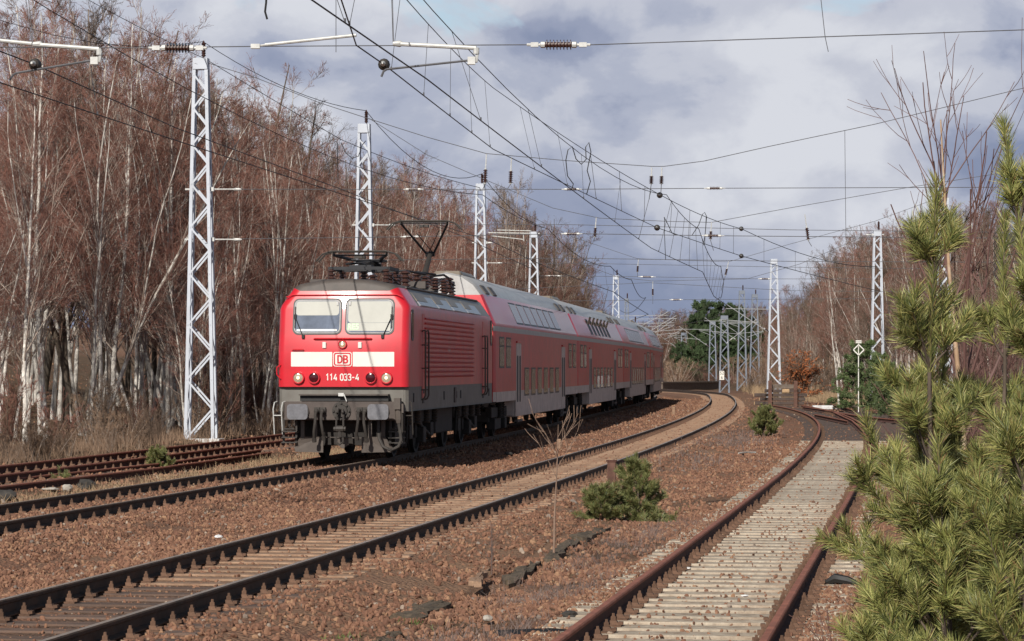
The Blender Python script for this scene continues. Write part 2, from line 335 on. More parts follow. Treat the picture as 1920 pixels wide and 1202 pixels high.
def strokes(name, body, h, w, m, parent, fn, cx_, cz, off=.004, adv=.70, sx=1.0):
    b = MB(); tot = sum(.42 if c == ' ' else adv for c in body); x0 = -tot / 2 + (adv - .6) / 2; q = 0
    for c in body:
        if c == ' ': x0 += .42; continue
        for pl in GLY[c]:
            P = [Vector(((x0 + a) * h * sx, (d - .5) * h)) for a, d in pl]; cl = (P[0] - P[-1]).length < 1e-6; n = len(P); L_, R_ = [], []
            for i in range(n):
                d0 = (P[i] - P[i - 1]).normalized() if i > 0 else ((P[0] - P[-2]).normalized() if cl else (P[1] - P[0]).normalized())
                d1 = (P[i + 1] - P[i]).normalized() if i < n - 1 else ((P[1] - P[0]).normalized() if cl else d0)
                t = (d0 + d1).normalized(); nn = Vector((-t.y, t.x)); k = w / 2 / max(.55, nn.dot(Vector((-d1.y, d1.x)))); L_.append(P[i] + nn * k); R_.append(P[i] - nn * k)
            q += 1; o = off + q * .0007
            b.add([fn(cx_ + p.x, cz + p.y, o) for p in L_ + R_], [(i, i + 1, n + i + 1, n + i) for i in range(n - 1)])
        x0 += adv
    return b.build(name, m, parent, smooth=0)
def tubes_np(P, Rr, n):
    k, m, _ = P.shape
    T = np.gradient(P, axis=1); T /= np.linalg.norm(T, axis=2, keepdims=True) + 1e-9
    ref = np.zeros_like(T); ref[..., 2] = 1; st = np.abs(T[..., 2]) > 0.92; ref[st] = (1, 0, 0)
    A = np.cross(T, ref); A /= np.linalg.norm(A, axis=2, keepdims=True) + 1e-9; B = np.cross(T, A)
    an = 2 * np.pi * np.arange(n) / n
    V = P[:, :, None, :] + Rr[:, :, None, None] * (np.cos(an)[None, None, :, None] * A[:, :, None, :] + np.sin(an)[None, None, :, None] * B[:, :, None, :])
    i = np.arange(k)[:, None, None] * m * n + np.arange(m - 1)[None, :, None] * n; j = np.arange(n)[None, None, :]; j2 = (j + 1) % n
    Q = np.stack([i + j, i + j2, i + n + j2, i + n + j], -1).reshape(-1, 4)
    return V.reshape(-1, 3), Q
def merge(parts):
    V, Q, MI, b = [], [], [], 0
    for v, q, mi in parts: V.append(v); Q.append(q + b); MI.append(np.full(len(q), mi)); b += len(v)
    return np.concatenate(V), np.concatenate(Q), np.concatenate(MI)
def rnd_dir(rng, shape):
    v = rng.normal(size=(*shape, 3)); return v / np.linalg.norm(v, axis=-1, keepdims=True)
def grow(rng, S, D, Ln, m, up, jit):
    """polylines from starts S (k,3), directions D, lengths Ln; up bends them towards the sky"""
    pts = [S]; d = D.copy(); p = S.copy()
    for _ in range(m - 1):
        d = d + rng.normal(size=d.shape) * jit; d[:, 2] += up; d /= np.linalg.norm(d, axis=1, keepdims=True)
        p = p + d * (Ln / (m - 1))[:, None]; pts.append(p)
    return np.stack(pts, 1)
def sprout(rng, P, Rr, Ln, c, t0, t1, ang, sp, lf, shape, m, up, jit, rf, rmin, tip=0.35):
    k, mm, _ = P.shape
    t = rng.uniform(t0, t1, (k, c)); x = t * (mm - 1); i = np.minimum(x.astype(int), mm - 2); fr = (x - i)[..., None]
    kk = np.arange(k)[:, None]
    S = P[kk, i] * (1 - fr) + P[kk, i + 1] * fr; T = P[kk, i + 1] - P[kk, i]; T /= np.linalg.norm(T, axis=-1, keepdims=True) + 1e-9
    r = Rr[kk, i] * (1 - fr[..., 0]) + Rr[kk, i + 1] * fr[..., 0]
    W = np.cross(T, rnd_dir(rng, (k, c))); W /= np.linalg.norm(W, axis=-1, keepdims=True) + 1e-9
    a = ang + sp * rng.normal(size=(k, c, 1)); D = T * np.cos(a) + W * np.sin(a)
    L2 = Ln[:, None] * lf * (1 - shape * t) * rng.uniform(0.65, 1.25, (k, c))
    S, D, L2 = S.reshape(-1, 3), D.reshape(-1, 3), L2.ravel(); r0 = np.maximum(r.ravel() * rf, rmin)
    Q = grow(rng, S, D, L2, m, up, jit)
    RR = r0[:, None] * np.linspace(1, tip, m)[None, :]
    return Q, np.maximum(RR, rmin * 0.7), L2
def copy_thing(o, loc, rz=0.0, sc=None, label=None, group=None):
    c = o.copy(); COL.objects.link(c); c.location = loc; c.rotation_euler = (0, 0, rz)
    if sc is not None: c.scale = sc if isinstance(sc, (tuple, list)) else (sc, sc, sc)
    if label: c['label'] = label
    if group: c['group'] = group
    for ch in list(o.children):
        d = ch.copy(); COL.objects.link(d); d.parent = c
        for g in list(ch.children):
            e = g.copy(); COL.objects.link(e); e.parent = d
    return c

# ------------------------------------------------------------------ ground
_lat = np.random.default_rng(5).random((256, 256))
def vnoise(x, y):
    xi = np.floor(x).astype(int); yi = np.floor(y).astype(int); fx = x - xi; fy = y - yi
    fx = fx * fx * (3 - 2 * fx); fy = fy * fy * (3 - 2 * fy)
    g = lambda i, j: _lat[(xi + i) % 256, (yi + j) % 256]
    return (g(0, 0) * (1 - fx) + g(1, 0) * fx) * (1 - fy) + (g(0, 1) * (1 - fx) + g(1, 1) * fx) * fy - 0.5
def sstep(a, b, x):
    t = np.clip((x - a) / (b - a), 0, 1); return t * t * (3 - 2 * t)
def ground_z(x, y):
    x = np.asarray(x, float); y = np.asarray(y, float)
    l0, l1, l2, ls = (lateral(T, x, y) for T in (T0, T1, T2, TS))
    z = np.full(x.shape, -0.27)
    for l, h in ((l0, -0.19), (l1, -0.17), (l2, -0.185)):
        z = np.maximum(z, -0.27 + (h + 0.27) * (1 - sstep(1.25, 2.2, np.abs(l))))
    k = (1 - sstep(1.2, 2.0, np.abs(ls))) * (1 - sstep(145, 150, y))
    z = z * (1 - k) + (-0.205) * k
    out_ = np.clip(-l0 - 1.9, 0, 1) + np.clip(l2 - 8.0, 0, 1)
    amp = 0.05 + 0.16 * np.clip(out_, 0, 1)
    inner = np.minimum.reduce([np.abs(l1) / 1.6, np.abs(l2) / 1.6, np.where(y < 148, np.abs(ls), 9) / 1.6, np.full(x.shape, 1.0)])
    z = z + (vnoise(x * 0.9, y * 0.7) * amp + vnoise(x * 3.1 + 7, y * 3.1) * 0.045) * np.clip(inner - 0.55, 0, 0.45) / 0.45
    w = sstep(205, 225, y)
    xr = x - (24.5 - 0.03 * np.clip(y - 150, 0, 200))
    z = z + np.clip(-l0 - 13, 0, 40) * 0.11 * (1 - w) + np.clip(-(x - (-2.0)) , 0, 60) * 0.05 * w + np.clip(xr, 0, 50) * 0.09 * sstep(90, 130, y) + np.clip(y - 330, 0, 200) * 0.035
    return z
def gz(x, y): return float(ground_z(np.array([x]), np.array([y]))[0])

def ground_material():
    m = bpy.data.materials.new('ground of ballast, litter and dry grass'); m.use_nodes = True
    nt = m.node_tree; N = nt.nodes; L = nt.links; b = N['Principled BSDF']; b.inputs['Roughness'].default_value = 0.95; b.inputs['Specular IOR Level'].default_value = 0.2
    g = N.new('ShaderNodeNewGeometry')
    def noise(s, d=5, r=0.6):
        n = N.new('ShaderNodeTexNoise'); n.inputs['Scale'].default_value = s; n.inputs['Detail'].default_value = d; n.inputs['Roughness'].default_value = r
        L.new(g.outputs['Position'], n.inputs['Vector']); return n
    def ramp(f, st):
        r = N.new('ShaderNodeValToRGB'); e = r.color_ramp.elements
        while len(e) < len(st): e.new(0.5)
        for i, (p, c) in enumerate(st): e[i].position = p; e[i].color = (*c, 1)
        L.new(f, r.inputs[0]); return r.outputs[0]
    def mix(f, a, c):
        x = N.new('ShaderNodeMix'); x.data_type = 'RGBA'; L.new(f, x.inputs[0])
        for i, s in ((6, a), (7, c)):
            if isinstance(s, tuple): x.inputs[i].default_value = (*s, 1)
            else: L.new(s, x.inputs[i])
        return x.outputs[2]
    v = N.new('ShaderNodeTexVoronoi'); v.inputs['Scale'].default_value = 22; L.new(g.outputs['Position'], v.inputs['Vector'])
    sx = N.new('ShaderNodeSeparateColor'); L.new(v.outputs['Color'], sx.inputs[0])
    stone = ramp(sx.outputs[0], [(0.0, (0.16, 0.078, 0.053)), (0.5, (0.215, 0.108, 0.07)), (0.85, (0.26, 0.142, 0.092)), (1.0, (0.33, 0.20, 0.13))])
    patch = ramp(noise(0.55, 6, 0.65).outputs[0], [(0.4, (0, 0, 0)), (0.62, (1, 1, 1))])
    stone = mix(patch, stone, (0.225, 0.132, 0.085))
    litter = ramp(noise(1.3, 8, 0.7).outputs[0], [(0.3, (0.075, 0.047, 0.03)), (0.55, (0.14, 0.09, 0.055)), (0.75, (0.24, 0.165, 0.095))])
    dust = ramp(noise(2.2, 7, 0.7).outputs[0], [(0.3, (0.21, 0.125, 0.08)), (0.7, (0.32, 0.205, 0.13))])
    cind = ramp(noise(3.0, 8, 0.7).outputs[0], [(0.35, (0.05, 0.037, 0.03)), (0.75, (0.13, 0.088, 0.062))])
    a = N.new('ShaderNodeAttribute'); a.attribute_name = 'cover'
    s = N.new('ShaderNodeSeparateColor'); L.new(a.outputs['Color'], s.inputs[0])
    c = mix(s.outputs[0], stone, litter); c = mix(s.outputs[1], c, dust); c = mix(s.outputs[2], c, cind)
    L.new(c, b.inputs['Base Color'])
    bp = N.new('ShaderNodeBump'); bp.inputs['Strength'].default_value = 0.9; bp.inputs['Distance'].default_value = 0.035
    L.new(v.outputs['Distance'], bp.inputs['Height']); bp.invert = True
    L.new(bp.outputs[0], b.inputs['Normal']); return m

def axis(fine0, fine1, st, lo, hi, g=1.12):
    a = list(np.arange(fine0, fine1, st)); s = st; x = fine1
    while x < hi: a.append(x); s *= g; x += s
    a.append(hi); s = st; x = fine0 - st
    while x > lo: a.insert(0, x); s *= g; x -= s
    a.insert(0, lo); return np.array(a)
def build_ground():
    xs = axis(-16, 12, 0.16, -1500, 1500); ys = axis(17, 95, 0.24, -400, 2500, 1.06)
    X, Y = np.meshgrid(xs, ys); x = X.ravel(); y = Y.ravel(); z = ground_z(x, y)
    nx, ny = len(xs), len(ys); i = np.arange(ny - 1)[:, None] * nx + np.arange(nx - 1)[None, :]
    Q = np.stack([i, i + 1, i + nx + 1, i + nx], -1).reshape(-1, 4)
    me = np_mesh('ground', np.stack([x, y, z], 1), Q, ground_material())
    l0, l1, l2, ls = (lateral(T, x, y) for T in (T0, T1, T2, TS))
    nz = vnoise(x * 0.4, y * 0.4) * 2.2 + vnoise(x * 1.5, y * 1.5)
    lit = np.maximum(sstep(1.7, 2.6, -l0 + nz * 0.5), sstep(9.4, 10.8, l2 + nz * 0.7))
    strip = (1 - sstep(0.5, 1.2, np.abs(lateral(T1, x, y) + 3.0 + nz * 0.3))) * 0.75     # weedy strip between the old track and the train's track
    lit = np.maximum(lit, strip); lit = np.maximum(lit, sstep(230, 300, y) * sstep(4, 7, l2))
    weeds = (1 - sstep(0.3, 0.9, np.abs(l2 - 3.5 + nz * 0.55))) * (1 - sstep(40, 55, y)) * 0.8
    lit = np.maximum(lit, weeds)
    dust = (1 - sstep(0.55, 0.72, np.abs(l2))) * sstep(24, 30, y + nz * 2)
    dust = np.maximum(dust, 0.55 * (1 - sstep(0.9, 2.2, np.abs(l2 - 1.2))) * sstep(18, 32, y))
    cind = (1 - sstep(2.2, 3.6, np.abs(ls - 0.8))) * sstep(80, 84, y) * (1 - sstep(148, 153, y)) * np.clip(1.0, 0, 1)
    cind = cind * (ls > -1.0 - 0.2 * nz)
    cind = np.maximum(cind, 0.65 * (1 - sstep(0.25, 0.5, np.abs(l2))) * (1 - sstep(24, 30, y + nz * 2)))
    ca = me.color_attributes.new('cover', 'FLOAT_COLOR', 'POINT')
    ca.data.foreach_set('color', np.stack([lit, dust, cind, np.ones_like(x)], 1).astype(np.float32).ravel())
    tag(link('ground', me), kind='structure')
build_ground()

def stone_material():
    m = bpy.data.materials.new('ballast stone'); m.use_nodes = True
    nt = m.node_tree; N = nt.nodes; L = nt.links; b = N['Principled BSDF']; b.inputs['Roughness'].default_value = 0.9; b.inputs['Specular IOR Level'].default_value = 0.25
    oi = N.new('ShaderNodeObjectInfo'); r = N.new('ShaderNodeValToRGB'); e = r.color_ramp.elements
    st = [(0.0, (0.14, 0.074, 0.05)), (0.3, (0.20, 0.102, 0.067)), (0.6, (0.245, 0.128, 0.082)), (0.86, (0.29, 0.16, 0.10)), (0.95, (0.35, 0.21, 0.125)), (0.98, (0.21, 0.175, 0.15)), (1.0, (0.40, 0.31, 0.24))]
    while len(e) < len(st): e.new(0.5)
    for i, (p, c) in enumerate(st): e[i].position = p; e[i].color = (*c, 1)
    L.new(oi.outputs['Random'], r.inputs[0])
    g = N.new('ShaderNodeNewGeometry'); n = N.new('ShaderNodeTexNoise'); n.inputs['Scale'].default_value = 40; n.inputs['Detail'].default_value = 4; L.new(g.outputs['Position'], n.inputs['Vector'])
    hs = N.new('ShaderNodeHueSaturation'); mr = N.new('ShaderNodeMapRange'); mr.inputs[3].default_value = 0.72; mr.inputs[4].default_value = 1.28
    L.new(n.outputs[0], mr.inputs[0]); L.new(mr.outputs[0], hs.inputs['Value']); L.new(r.outputs[0], hs.inputs['Color'])
    L.new(hs.outputs[0], b.inputs['Base Color']); return m
def build_ballast():
    rng = np.random.default_rng(11); PX = []; SZ = []
    for y0, y1, dens, size in ((16.5, 28, 620, 0.036), (28, 42, 400, 0.038), (42, 65, 200, 0.044), (65, 100, 85, 0.054), (100, 200, 30, 0.062)):
        x0, x1 = -0.19 * y1 - 1, min(0.115 * y1 + 1.5, 19)
        n = int((y1 - y0) * (x1 - x0) * dens); x = rng.uniform(x0, x1, n); y = rng.uniform(y0, y1, n)
        ok = (np.abs(x) < 0.2 * y + 1.0)
        l0, l1, l2, ls = (lateral(T, x, y) for T in (T0, T1, T2, TS))
        nz = vnoise(x * 0.6 + 3, y * 0.6) + vnoise(x * 2, y * 2) * 0.6
        p = np.clip(0.58 + 1.25 * nz, 0.06, 1)
        p = np.where(np.abs(l2) < 0.68, 0.10, p); p = np.where((np.abs(l2) >= 0.68) & (np.abs(l2) < 1.25), 0.5, p)
        p = np.where((l2 > 1.0) & (l2 < 2.6), 0.45 * p, p)
        p = np.where(np.abs(l1) < 0.68, 0.45, p); p = np.where(np.abs(l0) < 0.68, 0.35, p)
        p = np.where((l0 < -1.6), 0.05, p); p = np.where((l0 > 1.0) & (l1 < -2.2), 0.18, p)
        p = np.where((np.abs(ls) < 1.32), np.where((ls < -.84) | (ls > .84), np.clip(1.1 * p, 0, 1), 0.055), p); p = np.where((ls > 1.3), 0.40 * p, p)
        p = np.where((np.abs(ls) < 2) & (y > 80), 0.04, p)
        p = np.where((l2 > 2.7) & (ls < -1.3) & (y < 60), np.clip(p * 1.1, 0, 1), p)
        for l in (l0, l1, l2, ls): ok &= np.abs(np.abs(l) - 0.7535) > 0.10
        ok &= rng.random(n) < p
        x, y, l2k, lsk, l1k = x[ok], y[ok], l2[ok], ls[ok], l1[ok]
        s = size * np.exp(np.clip(rng.normal(0, 0.32, len(x)), -.9, .6))
        s = np.where((np.abs(lsk) < 1.3) | (np.abs(l2k) < 0.7), s * 0.75, s)
        z = ground_z(x, y) + s * 0.16
        onsl = (np.abs(lsk) < 1.28); z = np.where(onsl, -0.175 + s * 0.2, z)
        PX.append(np.stack([x, y, z], 1)); SZ.append(s)
    P = np.concatenate(PX); S = np.concatenate(SZ); n = len(P)
    me = bpy.data.meshes.new('ballast stones'); me.vertices.add(n); me.vertices.foreach_set('co', P.astype(np.float32).ravel())
    rot = rng.uniform(0, 6.28, (n, 3)).astype(np.float32); me.attributes.new('rot', 'FLOAT_VECTOR', 'POINT').data.foreach_set('vector', rot.ravel())
    sc = (S[:, None] * np.stack([rng.uniform(0.8, 1.45, n), rng.uniform(0.7, 1.1, n), rng.uniform(0.42, 0.75, n)], 1)).astype(np.float32)
    me.attributes.new('scl', 'FLOAT_VECTOR', 'POINT').data.foreach_set('vector', sc.ravel())
    o = tag(link('ballast_stones', me), 'reddish brown ballast stones strewn between and beside the tracks', 'ballast', kind='stuff')
    ng = bpy.data.node_groups.new('ballast', 'GeometryNodeTree')
    ng.interface.new_socket('Geometry', in_out='INPUT', socket_type='NodeSocketGeometry'); ng.interface.new_socket('Geometry', in_out='OUTPUT', socket_type='NodeSocketGeometry')
    N = ng.nodes; L = ng.links; gi = N.new('NodeGroupInput'); go = N.new('NodeGroupOutput')
    gti = N.new('GeometryNodeGeometryToInstance')
    sm = stone_material(); me.materials.append(sm)
    for k in range(5):
        ico = N.new('GeometryNodeMeshIcoSphere'); ico.inputs['Radius'].default_value = 0.6; ico.inputs['Subdivisions'].default_value = 2
        pos = N.new('GeometryNodeInputPosition'); add = N.new('ShaderNodeVectorMath'); add.operation = 'ADD'; add.inputs[1].default_value = (k * 3.7, k * 1.9, k * 5.3)
        L.new(pos.outputs[0], add.inputs[0])
        vo = N.new('ShaderNodeTexVoronoi'); vo.inputs['Scale'].default_value = 1.5; L.new(add.outputs[0], vo.inputs['Vector'])
        mr = N.new('ShaderNodeMapRange'); mr.inputs[2].default_value = 0.8; mr.inputs[3].default_value = 1.2; mr.inputs[4].default_value = 0.68; L.new(vo.outputs['Distance'], mr.inputs[0])
        mu = N.new('ShaderNodeVectorMath'); mu.operation = 'SCALE'; L.new(pos.outputs[0], mu.inputs[0]); L.new(mr.outputs[0], mu.inputs['Scale'])
        sp = N.new('GeometryNodeSetPosition'); L.new(ico.outputs['Mesh'], sp.inputs['Geometry']); L.new(mu.outputs[0], sp.inputs['Position'])
        ss = N.new('GeometryNodeSetShadeSmooth'); ss.inputs['Shade Smooth'].default_value = False; L.new(sp.outputs[0], ss.inputs[0])
        smn = N.new('GeometryNodeSetMaterial'); smn.inputs['Material'].default_value = sm; L.new(ss.outputs[0], smn.inputs[0])
        L.new(smn.outputs[0], gti.inputs[0])
    iop = N.new('GeometryNodeInstanceOnPoints'); iop.inputs['Pick Instance'].default_value = True
    def na(nm):
        a = N.new('GeometryNodeInputNamedAttribute'); a.data_type = 'FLOAT_VECTOR'; a.inputs['Name'].default_value = nm; return a.outputs['Attribute']
    rv = N.new('FunctionNodeRandomValue'); rv.data_type = 'INT'; rv.inputs['Min'].default_value = 0 if 'Min' in rv.inputs else 0
    for i_ in rv.inputs:
        if i_.type == 'INT' and i_.name == 'Max': i_.default_value = 4
        if i_.type == 'INT' and i_.name == 'Min': i_.default_value = 0
    L.new([q for q in rv.outputs if q.type == 'INT'][0], iop.inputs['Instance Index'])
    e2r = N.new('FunctionNodeEulerToRotation'); L.new(na('rot'), e2r.inputs[0])
    L.new(gi.outputs[0], iop.inputs['Points']); L.new(gti.outputs[0], iop.inputs['Instance']); L.new(e2r.outputs[0], iop.inputs['Rotation']); L.new(na('scl'), iop.inputs['Scale'])
    L.new(iop.outputs[0], go.inputs[0])
    md = o.modifiers.new('ballast', 'NODES'); md.node_group = ng
build_ballast()

# ------------------------------------------------------------------ tracks
RAILP = [(-.0625, -.149), (-.0625, -.139), (-.014, -.118), (-.009, -.05), (-.033, -.036), (-.035, -.012), (-.026, 0), (.026, 0), (.035, -.012), (.033, -.036), (.009, -.05), (.014, -.118), (.0625, -.139), (.0625, -.149)]
def rail_mesh(P, side, top, z0=0.0, rusty=None):
    rusty = (top is M['rust_rail']) if rusty is None else rusty
    T = np.gradient(P, axis=0); T /= np.linalg.norm(T, axis=1)[:, None]; Nn = np.stack([T[:, 1], -T[:, 0]], 1)
    n = len(RAILP); k = len(P); V = np.zeros((k, n, 3))
    for j, (a, z) in enumerate(RAILP): V[:, j, :2] = P + Nn * a; V[:, j, 2] = z + (z0 if np.isscalar(z0) else z0)
    i = np.arange(k - 1)[:, None] * n; j = np.arange(n)[None, :]; j2 = (j + 1) % n
    Q = np.stack([i + j, i + j2, i + n + j2, i + n + j], -1); MI = np.zeros((k - 1, n), int); MI[:, 6] = 1
    if rusty: MI[:, 4:9] = 1
    MI = MI.ravel(); Q = Q.reshape(-1, 4)
    V = V.reshape(-1, 3)
    me = np_mesh('rail', V, Q, [side, top], MI, smooth=False)
    bm = bmesh.new(); bm.from_mesh(me); bm.verts.ensure_lookup_table()
    bm.faces.new([bm.verts[q] for q in range(n)]); bm.faces.new([bm.verts[len(V) - n + q] for q in range(n)][::-1])
    bmesh.ops.recalc_face_normals(bm, faces=bm.faces); bm.to_mesh(me); bm.free(); return me
def fastening_mb():
    b = MB()
    b.box(-.17, .17, -.08, .08, -.168, -.150)
    for s in (-1, 1):
        b.add([(s * .075, -.040, -.150), (s * .15, -.040, -.150), (s * .15, .040, -.150), (s * .075, .040, -.150), (s * .07, -.030, -.116), (s * .125, -.030, -.116), (s * .125, .030, -.116), (s * .07, .030, -.116)],
              [(0, 1, 2, 3), (4, 5, 6, 7), (0, 1, 5, 4), (1, 2, 6, 5), (2, 3, 7, 6), (3, 0, 4, 7)])
        b.lathe([(0, .025), (.034, .024), (.036, .015), (.062, .012)], (s * .098, 0, -.117), (0, 0, 1), 6)
        b.box(s * .16 - .02, s * .16 + .02, -.03, .03, -.150, -.125)
    return b
FAST = fastening_mb().build('rail_fastening', M['fastener'], smooth=0); FAST_ME = FAST.data; bpy.data.objects.remove(FAST)
FV = np.array([v.co[:] for v in FAST_ME.vertices]); FQ = [tuple(p.vertices) for p in FAST_ME.polygons]
def sleeper_mesh(name, m, hl=1.25, w=0.26, top=-0.166, rng_=None):
    b = MB(); b.box(-hl, hl, -w / 2, w / 2, top - 0.16, top)
    o = b.build(name, m, bevel=0.012, smooth=0); me = o.data; bpy.data.objects.remove(o); return me
def track(name, label, T, y0, y1, ysl, spacing, mats_, sl_meshes, pick, group=None, z_off=0.0, fasten_to=None, jitter=0.02):
    k = np.argmin(np.abs(T[:, 1] - y0)); root = empty(name, (0, 0, 0), 0, label, 'railway track', group)
    Tv = T[(T[:, 1] >= y0)]
    if y1: Tv = Tv[Tv[:, 1] <= y1]
    for s in (-1, 1):
        link('rail', rail_mesh(offset(Tv, s * G2), *mats_), root)
    pts = resample(Tv, spacing); rr = random.Random(7); vis = [p for p in range(len(pts) - 1) if ysl[0] <= pts[p][1]]
    first = vis[:100]; rest = [p for p in vis[100:] if pts[p][1] <= ysl[1]]
    SV, SF, MI = [], [], []
    def xf(p):
        d = pts[p + 1] - pts[p]; return -math.atan2(d[0], d[1])
    for p in first:
        o = bpy.data.objects.new('sleeper', sl_meshes[pick(pts[p][1])]); COL.objects.link(o); o.parent = root
        o.location = (pts[p][0] + rr.uniform(-jitter, jitter), pts[p][1], rr.uniform(-.006, .004)); o.rotation_euler = (rr.uniform(-.006, .006), 0, xf(p) + rr.uniform(-.01, .01))
        for s in (-1, 1):
            f = bpy.data.objects.new('rail_fastening', FAST_ME); COL.objects.link(f); f.parent = o; f.location = (s * G2, 0, 0)
    if rest:
        b = MB(); b2 = MB()
        for p in rest:
            X = Matrix.Translation((pts[p][0], pts[p][1], 0)) @ Matrix.Rotation(xf(p), 4, 'Z')
            mi = pick(pts[p][1]); hl = 1.25
            b.box(-hl, hl, -.13, .13, -.32, -.166, mi, X)
            if pts[p][1] < 150:
                for s in (-1, 1): b2.add(FV, FQ, 0, X @ Matrix.Translation((s * G2, 0, 0)))
        tag(b.build('sleeper_row', [me.materials[0] for me in sl_meshes], root, smooth=0), kind='stuff')
        if b2.n: tag(b2.build('fastening_row', M['fastener'], root, smooth=0), kind='stuff')
    return root
SL = [sleeper_mesh('dark sleeper', M['timber_dark']), sleeper_mesh('tan sleeper', M['timber_tan'])]
SLS = sleeper_mesh('concrete sleeper filled flush', M['concrete'], 1.25, 0.55, -0.164)
SLC = [sleeper_mesh('concrete sleeper', M['concrete'], 1.25, 0.34, -0.164), sleeper_mesh('switch timber', M['timber_black'], 1.55, 0.26, -0.166), SLS]
track('railway_track', 'middle railway track with bare tan and dark sleepers, right of the train', T2, 14, None, (17, 330), 0.62, (M['rail_side'], M['rail_top']), SL, lambda y: 0 if y < 27.5 else 1, 'curving tracks of the station')
track('railway_track', 'railway track the red train runs on, its sleepers buried in ballast', T1, 24, None, (34, 260), 0.62, (M['rail_side'], M['rail_top']), SL, lambda y: 0, 'curving tracks of the station')
track('railway_track', 'disused rusty track along the birch wood at the far left', T0, 40, 190, (50, 120), 0.64, (M['rust_dark'], M['rust_rail']), SL, lambda y: 0, 'curving tracks of the station')
track('railway_track', 'rusty siding on pale concrete sleepers in the right foreground', TS, 14, 146.4, (17, 146), 0.575, (M['rust_dark'], M['rust_rail']), SLC, lambda y: 0 if y < 44 else (2 if y < 81 else 1), 'curving tracks of the station')

def loose_rail(label, pts, z, name='spare_rail', cat='rail', m=None, group=None, wob=0.0):
    P = np.array(pts, float); P2 = resample(P, 0.5)
    o = link(name, rail_mesh(P2, M['rust_dark'], M['rust_rail'], z)); return tag(o, label, cat, group)
z_ = -0.10
A = [at(0, 899, z=z_), at(300, 868, z=z_), at(489, 842, z=z_)]; d_ = A[0] - A[1]
loose_rail('rusty spare rail lying beside the old left track, nearer the track', [(A[0] + d_ * 0.5)[:2], A[0][:2], A[1][:2], A[2][:2]], z_)
A = [at(0, 911, z=z_), at(300, 876, z=z_), at(509, 847, z=z_)]; d_ = A[0] - A[1]
loose_rail('rusty spare rail lying in dry grass, nearer the train track', [(A[0] + d_ * 0.5)[:2], A[0][:2], A[1][:2], A[2][:2]], z_)
# the turnout rails that leave the siding to the right before the buffer stop
root = empty('turnout_branch', (0, 0, 0), 0, 'rusty turnout rails branching right on black timbers before the sleeper stack', 'track branch')
for nm, pp in (('rail', [at(1504, 762), at(1540, 767), at(1575, 773.5), at(1622, 781), at(1700, 788)]),
               ('rail', [at(1563, 772), at(1598, 788), at(1618, 806), at(1634, 835)]),
               ('check_rail', [at(1526, 776), at(1556, 782), at(1589, 788.5)]), ('rail', [at(1560, 758), at(1578, 763), at(1600, 768)])):
    P = np.array([p[:2] for p in pp]); P = P[np.argsort(P[:, 1])]
    link(nm, rail_mesh(resample(P, 0.6), M['rust_dark'], M['rust_rail'], 0.0), root)
for q in range(28):
    yy = 84 + q * 1.9; b = MB(); b.box(-.8, 1.6 + 0.2 * math.sin(q * 2.1), -.13, .13, -.34, -.172)
    o = b.build('switch_timber', M['timber_black'], root, smooth=0); o.location = (cx(TS, min(yy, 146)) + 1.7, yy, 0); o.rotation_euler = (0, 0, -0.06)

